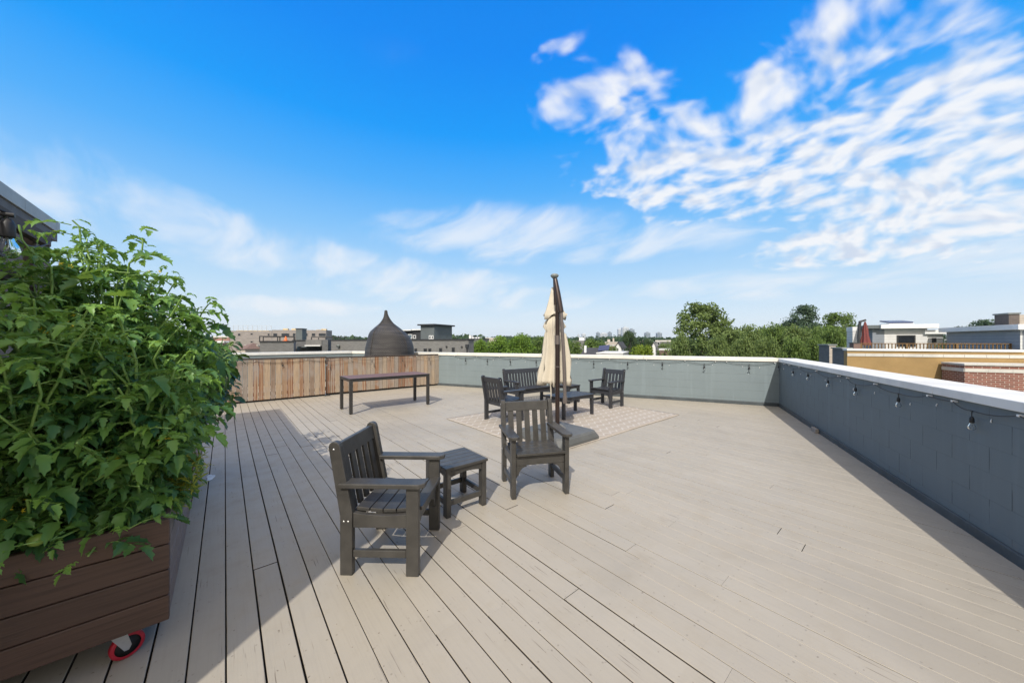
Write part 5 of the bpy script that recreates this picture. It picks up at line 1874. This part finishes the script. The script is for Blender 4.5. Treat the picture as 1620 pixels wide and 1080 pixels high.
# red brick bay
rb = thing('brick_bay', 'red brick bay with pale stone band standing in front of the tan wall', 'building', (0, 0, 0), YAW)
cxp = at(1526, 540, 12.9)
rb.location = (cxp.x, cxp.y, GROUND)
HB = EYE - 34.8 * 12.9 / 540 - GROUND
m = MB(); m.box(0, 5, 0, 1.15, 0, HB - 0.07); m.build('wall', 'brick_red', rb)
m = MB(); m.box(-0.03, 5, -0.04, 1.15, HB - 0.068, HB); m.build('coping', 'stone_band', rb, 0.004)
m = MB()
x = 0.0
while x < 5:
    m.box(x + 0.004, x + 0.6, -0.02, -0.003, HB - 0.31, HB - 0.19); x += 0.6
m.box(-0.02, -0.003, 0.0, 1.14, HB - 0.31, HB - 0.19)
m.build('stone_band', 'stone_band', rb)
# right-hand brick end of the tan building
t = thing('brick_pier', 'dark red brick return at the right end of the tan wall', 'building', (0, 0, 0), YAW)
q = at(1613, 540, 13.25)
t.location = (q.x, q.y, GROUND)
hq = HT - 0.03
m = MB(); m.box(0.0, 3, -0.06, 0.30, 0, hq - 0.07); m.build('wall', 'brick_red', t)
m = MB(); m.box(-0.02, 3, -0.10, 0.32, hq - 0.068, hq + 0.02); m.build('coping', 'stone_band', t)
m = MB(); m.box(0.0, 3, -0.08, -0.063, hq - 0.30, hq - 0.18); m.build('stone_band', 'stone_band', t)

# roof deck railing
def rail(px0, px1, Y, ytop, label):
    L = run(px0, Y, px1)
    z = zt(ytop, Y) + GROUND
    t = thing('wooden_railing', label, 'railing', frame(px0, Y, 0), YAW)
    m = MB(); m.box(0, L, -0.06, 0.06, z - 0.045, z); m.build('handrail', 'rail_wood', t)
    m = MB(); m.box(0, L, -0.02, 0.02, z - 0.90, z - 0.83); m.build('bottom_rail', 'rail_wood', t)
    n = int(L / 0.145)
    m = MB()
    for k in range(n):
        x = (k + 0.5) * L / n
        m.box(x - 0.019, x + 0.019, -0.019, 0.019, z - 0.829, z - 0.047)
    m.build('balusters', 'rail_wood', t)
    for x in np.arange(0, L + 0.01, max(L / max(1, round(L / 1.8)), 0.5)):
        m = MB(); m.box(x - 0.045, x + 0.045, -0.058, 0.058, z - 1.3, z - 0.047); m.build('post', 'rail_wood', t)
    return t


rail(1361, 1600, 20.5, 542.6, 'brown wooden baluster railing around the neighbouring roof deck')
rt = thing('roof_bench', 'dark planter box at the left end of the roof deck railing', 'planter', frame(1350.5, 20.2, 0), YAW)
L = run(1350.5, 20.2, 1361)
m = MB(); m.box(0, L, 0, 0.5, 0.55, 1.47); m.build('box', 'awning_brown', rt)
m = MB(); m.box(-0.03, L, -0.03, 0.53, 1.472, 1.51); m.build('rim', 'roof_dark', rt)
# red parasol
rp = thing('closed_parasol', 'closed red parasol with dark pole on the neighbouring roof deck', 'parasol', frame(1368, 21.3, 0.2), YAW)
m = MB(); m.tube([(-0.30, -0.05, 0.3), (-0.30, -0.05, 1.8), (-0.22, 0, 2.65)], 0.07, 10); m.tube([(-0.22, 0, 2.62), (0.05, 0, 2.72)], 0.06, 10); m.build('pole', 'trim_black', rp)
m = MB(); vs = []; prof_ = [(2.62, 0.03), (2.45, 0.08), (2.1, 0.15), (1.8, 0.17), (1.4, 0.26), (1.15, 0.33)]
for (z, rr) in prof_:
    for k in range(40):
        w = k / 40 * 6.283
        f = 1 - 0.35 * abs(math.sin(3.5 * w + z))
        vs.append((0.02 + rr * f * math.cos(w), rr * f * math.sin(w), z))
m.add(vs, [(i * 40 + k, (i + 1) * 40 + k, (i + 1) * 40 + (k + 1) % 40, i * 40 + (k + 1) % 40) for i in range(5) for k in range(40)], True)
m.build('canopy', 'red_cloth', rp)
m = MB(); m.box(-0.35, 0.35, -0.35, 0.35, 0.0, 0.12); m.tube([(-0.30, -0.05, 0.12), (-0.30, -0.05, 0.31)], 0.08, 10); m.build('base', 'trim_black', rp)

# penthouses of the neighbours
def penthouse(xl, xr, Y, ytop, depth, mat, sidemat, label, roof_over=0.25, fh=0.28, roofmat='trim_white'):
    L = run(xl, Y, xr)
    z = zt(ytop, Y) + GROUND
    t = thing('rooftop_house', label, 'rooftop house', frame(xl, Y, 0.1), YAW)
    h = z - 0.1 - fh
    m = MB(); m.box(0.004, L, 0, depth, 0, h); m.build('wall', mat, t)
    m = MB(); m.box(-0.006, 0.003, -0.003, depth, 0, h - 0.002); m.build('side_wall', sidemat, t)
    m = MB(); m.box(-roof_over, L + roof_over, -roof_over * 1.2, depth + roof_over, h + 0.003, h + fh); m.build('roof', roofmat, t, 0.01)
    return t, L, h


penthouse(1349, 1385, 25.5, 517, 0.9, 'siding_white', 'siding_white', 'low white rooftop house directly behind the red parasol', 0.02, 0.32)
t, L, h = penthouse(1399, 1467, 24.0, 513.8, 2.2, 'siding_white', 'siding_grey', 'white sided rooftop house with wide flat roof and dark window, in the middle', 0.35)
m = MB(); m.box(-0.62, 0.002, 0.0, 1.2, 0, h - 0.01); m.build('side_bay', 'siding_grey', t)
m = MB(); m.box(-1.0, -0.36, -0.3, 1.3, h + 0.02, h + 0.26); m.build('side_roof', 'slate_panel', t)
win(t, lx(1399, 24, 1418.5), lx(1399, 24, 1448), zt(548, 23.4) + GROUND - 0.1, zt(530, 23.4) + GROUND - 0.1, 0, 'trim_black')
m = MB(); M = Matrix.Translation((lx(1399, 24, 1419), 0.9, h + 0.42)) @ Matrix.Rotation(math.radians(8), 4, 'X'); m.box(0, 1.25, 0, 1.2, 0, 0.09, M=M); m.build('skylight', 'solar_blue', t)
m = MB(); m.box(lx(1399, 24, 1419), lx(1399, 24, 1419) + 1.3, 0.95, 2.0, h + 0.285, h + 0.42); m.build('skylight_curb', 'trim_white', t)
t, L, h = penthouse(1466, 1492, 23.2, 522, 3, 'siding_white', 'siding_grey', 'lower white rooftop house joined right of the wide roofed one, wall lamp', 0.2)
m = MB(); m.box(0.25, 0.4, -0.14, -0.004, h - 0.55, h - 0.25); m.build('wall_lamp', 'trim_black', t)
t, L, h = penthouse(1614, 1700, 17.6, 513, 5, 'siding_white', 'siding_grey', 'grey sided rooftop house at the right edge with brown chimney', 0.25)
# its long shaded side
p1 = at(1549, 540, 21.5)
side = MB()
q0 = Vector(frame(1614, 17.6, 0)); d = Vector((p1.x - q0.x, p1.y - q0.y))
tl = thing('rooftop_house', 'long grey clapboard wing in shade with flat dark roof edge', 'rooftop house', (p1.x, p1.y, 0.1), math.atan2(-d.y, -d.x))
m = MB(); m.box(0, d.length - 0.02, 0.004, 3.5, 0, h - 0.02); m.build('wall', 'siding_grey', tl)
m = MB(); m.box(-0.75, d.length - 0.3, -0.3, 3.7, h - 0.015, h + 0.27); m.build('roof', 'slate_panel', tl)
ck = thing('brick_chimney', 'brown square chimney stack with blue grey cap at the right edge', 'chimney', frame(1596, 21, 0), YAW)
L = run(1596, 21, 1613)
m = MB(); m.box(0, L, 0, 1.0, 1.5, zt(497, 21) + GROUND); m.build('wall', 'brick_brown', ck)
m = MB(); m.box(L + 0.003, L + 1.6, 0.05, 1.0, 1.5, zt(498, 21) + GROUND); m.build('pale_face', 'brick_cream', ck)
m = MB(); z = zt(497, 21) + GROUND; m.box(-0.06, L + 0.03, -0.06, 1.05, z + 0.002, z + 0.09); m.build('cap', 'cap_grey', ck)

# things on the neighbours' roof deck between the two rooftop houses
pw = thing('pinwheel', 'yellow pinwheel on a thin pole between the neighbouring rooftop houses', 'pinwheel', frame(1508, 22.6, 0.2), YAW)
m = MB(); m.tube([(0, 0, 0), (0, 0, zt(529, 22.6) + GROUND - 0.2)], 0.02, 6); m.build('pole', 'cap_grey', pw)
m = MB()
zc = zt(529, 22.6) + GROUND - 0.2
for q in range(6):
    w = q * math.pi / 3
    m.add([(0, -0.03, zc), (0.24 * math.cos(w), -0.05, zc + 0.24 * math.sin(w)), (0.20 * math.cos(w + .6), -0.03, zc + 0.20 * math.sin(w + .6))], [(0, 1, 2)])
o = m.build('blades', 'flower_yellow', pw)
md = o.modifiers.new('thickness', 'SOLIDIFY'); md.thickness = 0.006
mr = thing('metal_railing', 'thin grey metal railing between the neighbouring rooftop houses', 'railing', frame(1494, 23.2, 0), YAW)
L = run(1494, 23.2, 1549)
z = zt(536.6, 23.2) + GROUND
m = MB(); m.box(0, L, -0.02, 0.02, z - 0.05, z); m.build('handrail', 'tower_pale', mr)
for x in np.linspace(0.02, L - 0.02, 5):
    m = MB(); m.tube([(x, 0, z - 1.1), (x, 0, z - 0.051)], 0.02, 6); m.build('post', 'tower_pale', mr)
rs = np.random.RandomState(77)
for q, (px_, w_, lab_, col_) in enumerate(((1501, 1.1, 'low reddish planted box left of the pinwheel on the roof deck', 'herb_leaf'), (1522, 1.2, 'green planted box right of the pinwheel on the roof deck', 'tomato_leaf'), (1540, 1.0, 'small planted box beside the grey clapboard wing', 'herb_leaf'))):
    bx = thing('flower_box', lab_, 'planter', frame(px_, 22.2, 0.2), YAW, 'planted boxes on the roof deck')
    m = MB(); m.box(-w_ / 2, w_ / 2, -0.2, 0.2, 0, 0.45); m.build('box', 'rail_wood', bx)
    lv = Leaves()
    for k_ in range(260):
        p_ = np.array([rs.uniform(-w_ / 2, w_ / 2), rs.uniform(-0.2, 0.2), 0.45 + 0.9 * rs.rand() * (0.6 + 0.4 * math.sin(k_))])
        lv.leaflet(p_, rs.normal(0, 1, 3), np.array([0, 0, 1.0]) + rs.normal(0, 0.4, 3), rs.uniform(0.10, 0.2), 'pepper', float(rs.rand() * 0.6), 0.3, 0.3)
    lv.build('foliage', col_, bx)

# ------------------------------------------------------------------ the air between here and the far towers
hz = MB()
hz.box(-2650, 2650, -2650, 2650, GROUND - 1, 72)
ho = hz.build('haze', 'gap_dark')
hm = bpy.data.materials.new('haze_air')
hm.use_nodes = True
hm.node_tree.nodes.clear()
ht = NT(hm.node_tree)
hv = ht.node('ShaderNodeVolumePrincipled')
hv.inputs['Color'].default_value = (0.86, 0.93, 1.0, 1)
hv.inputs['Density'].default_value = 0.00012
hv.inputs['Anisotropy'].default_value = 0.2
hm.node_tree.links.new(hv.outputs[0], ht.node('ShaderNodeOutputMaterial').inputs['Volume'])
ho.data.materials.clear()
ho.data.materials.append(hm)
tag(ho, kind='stuff')
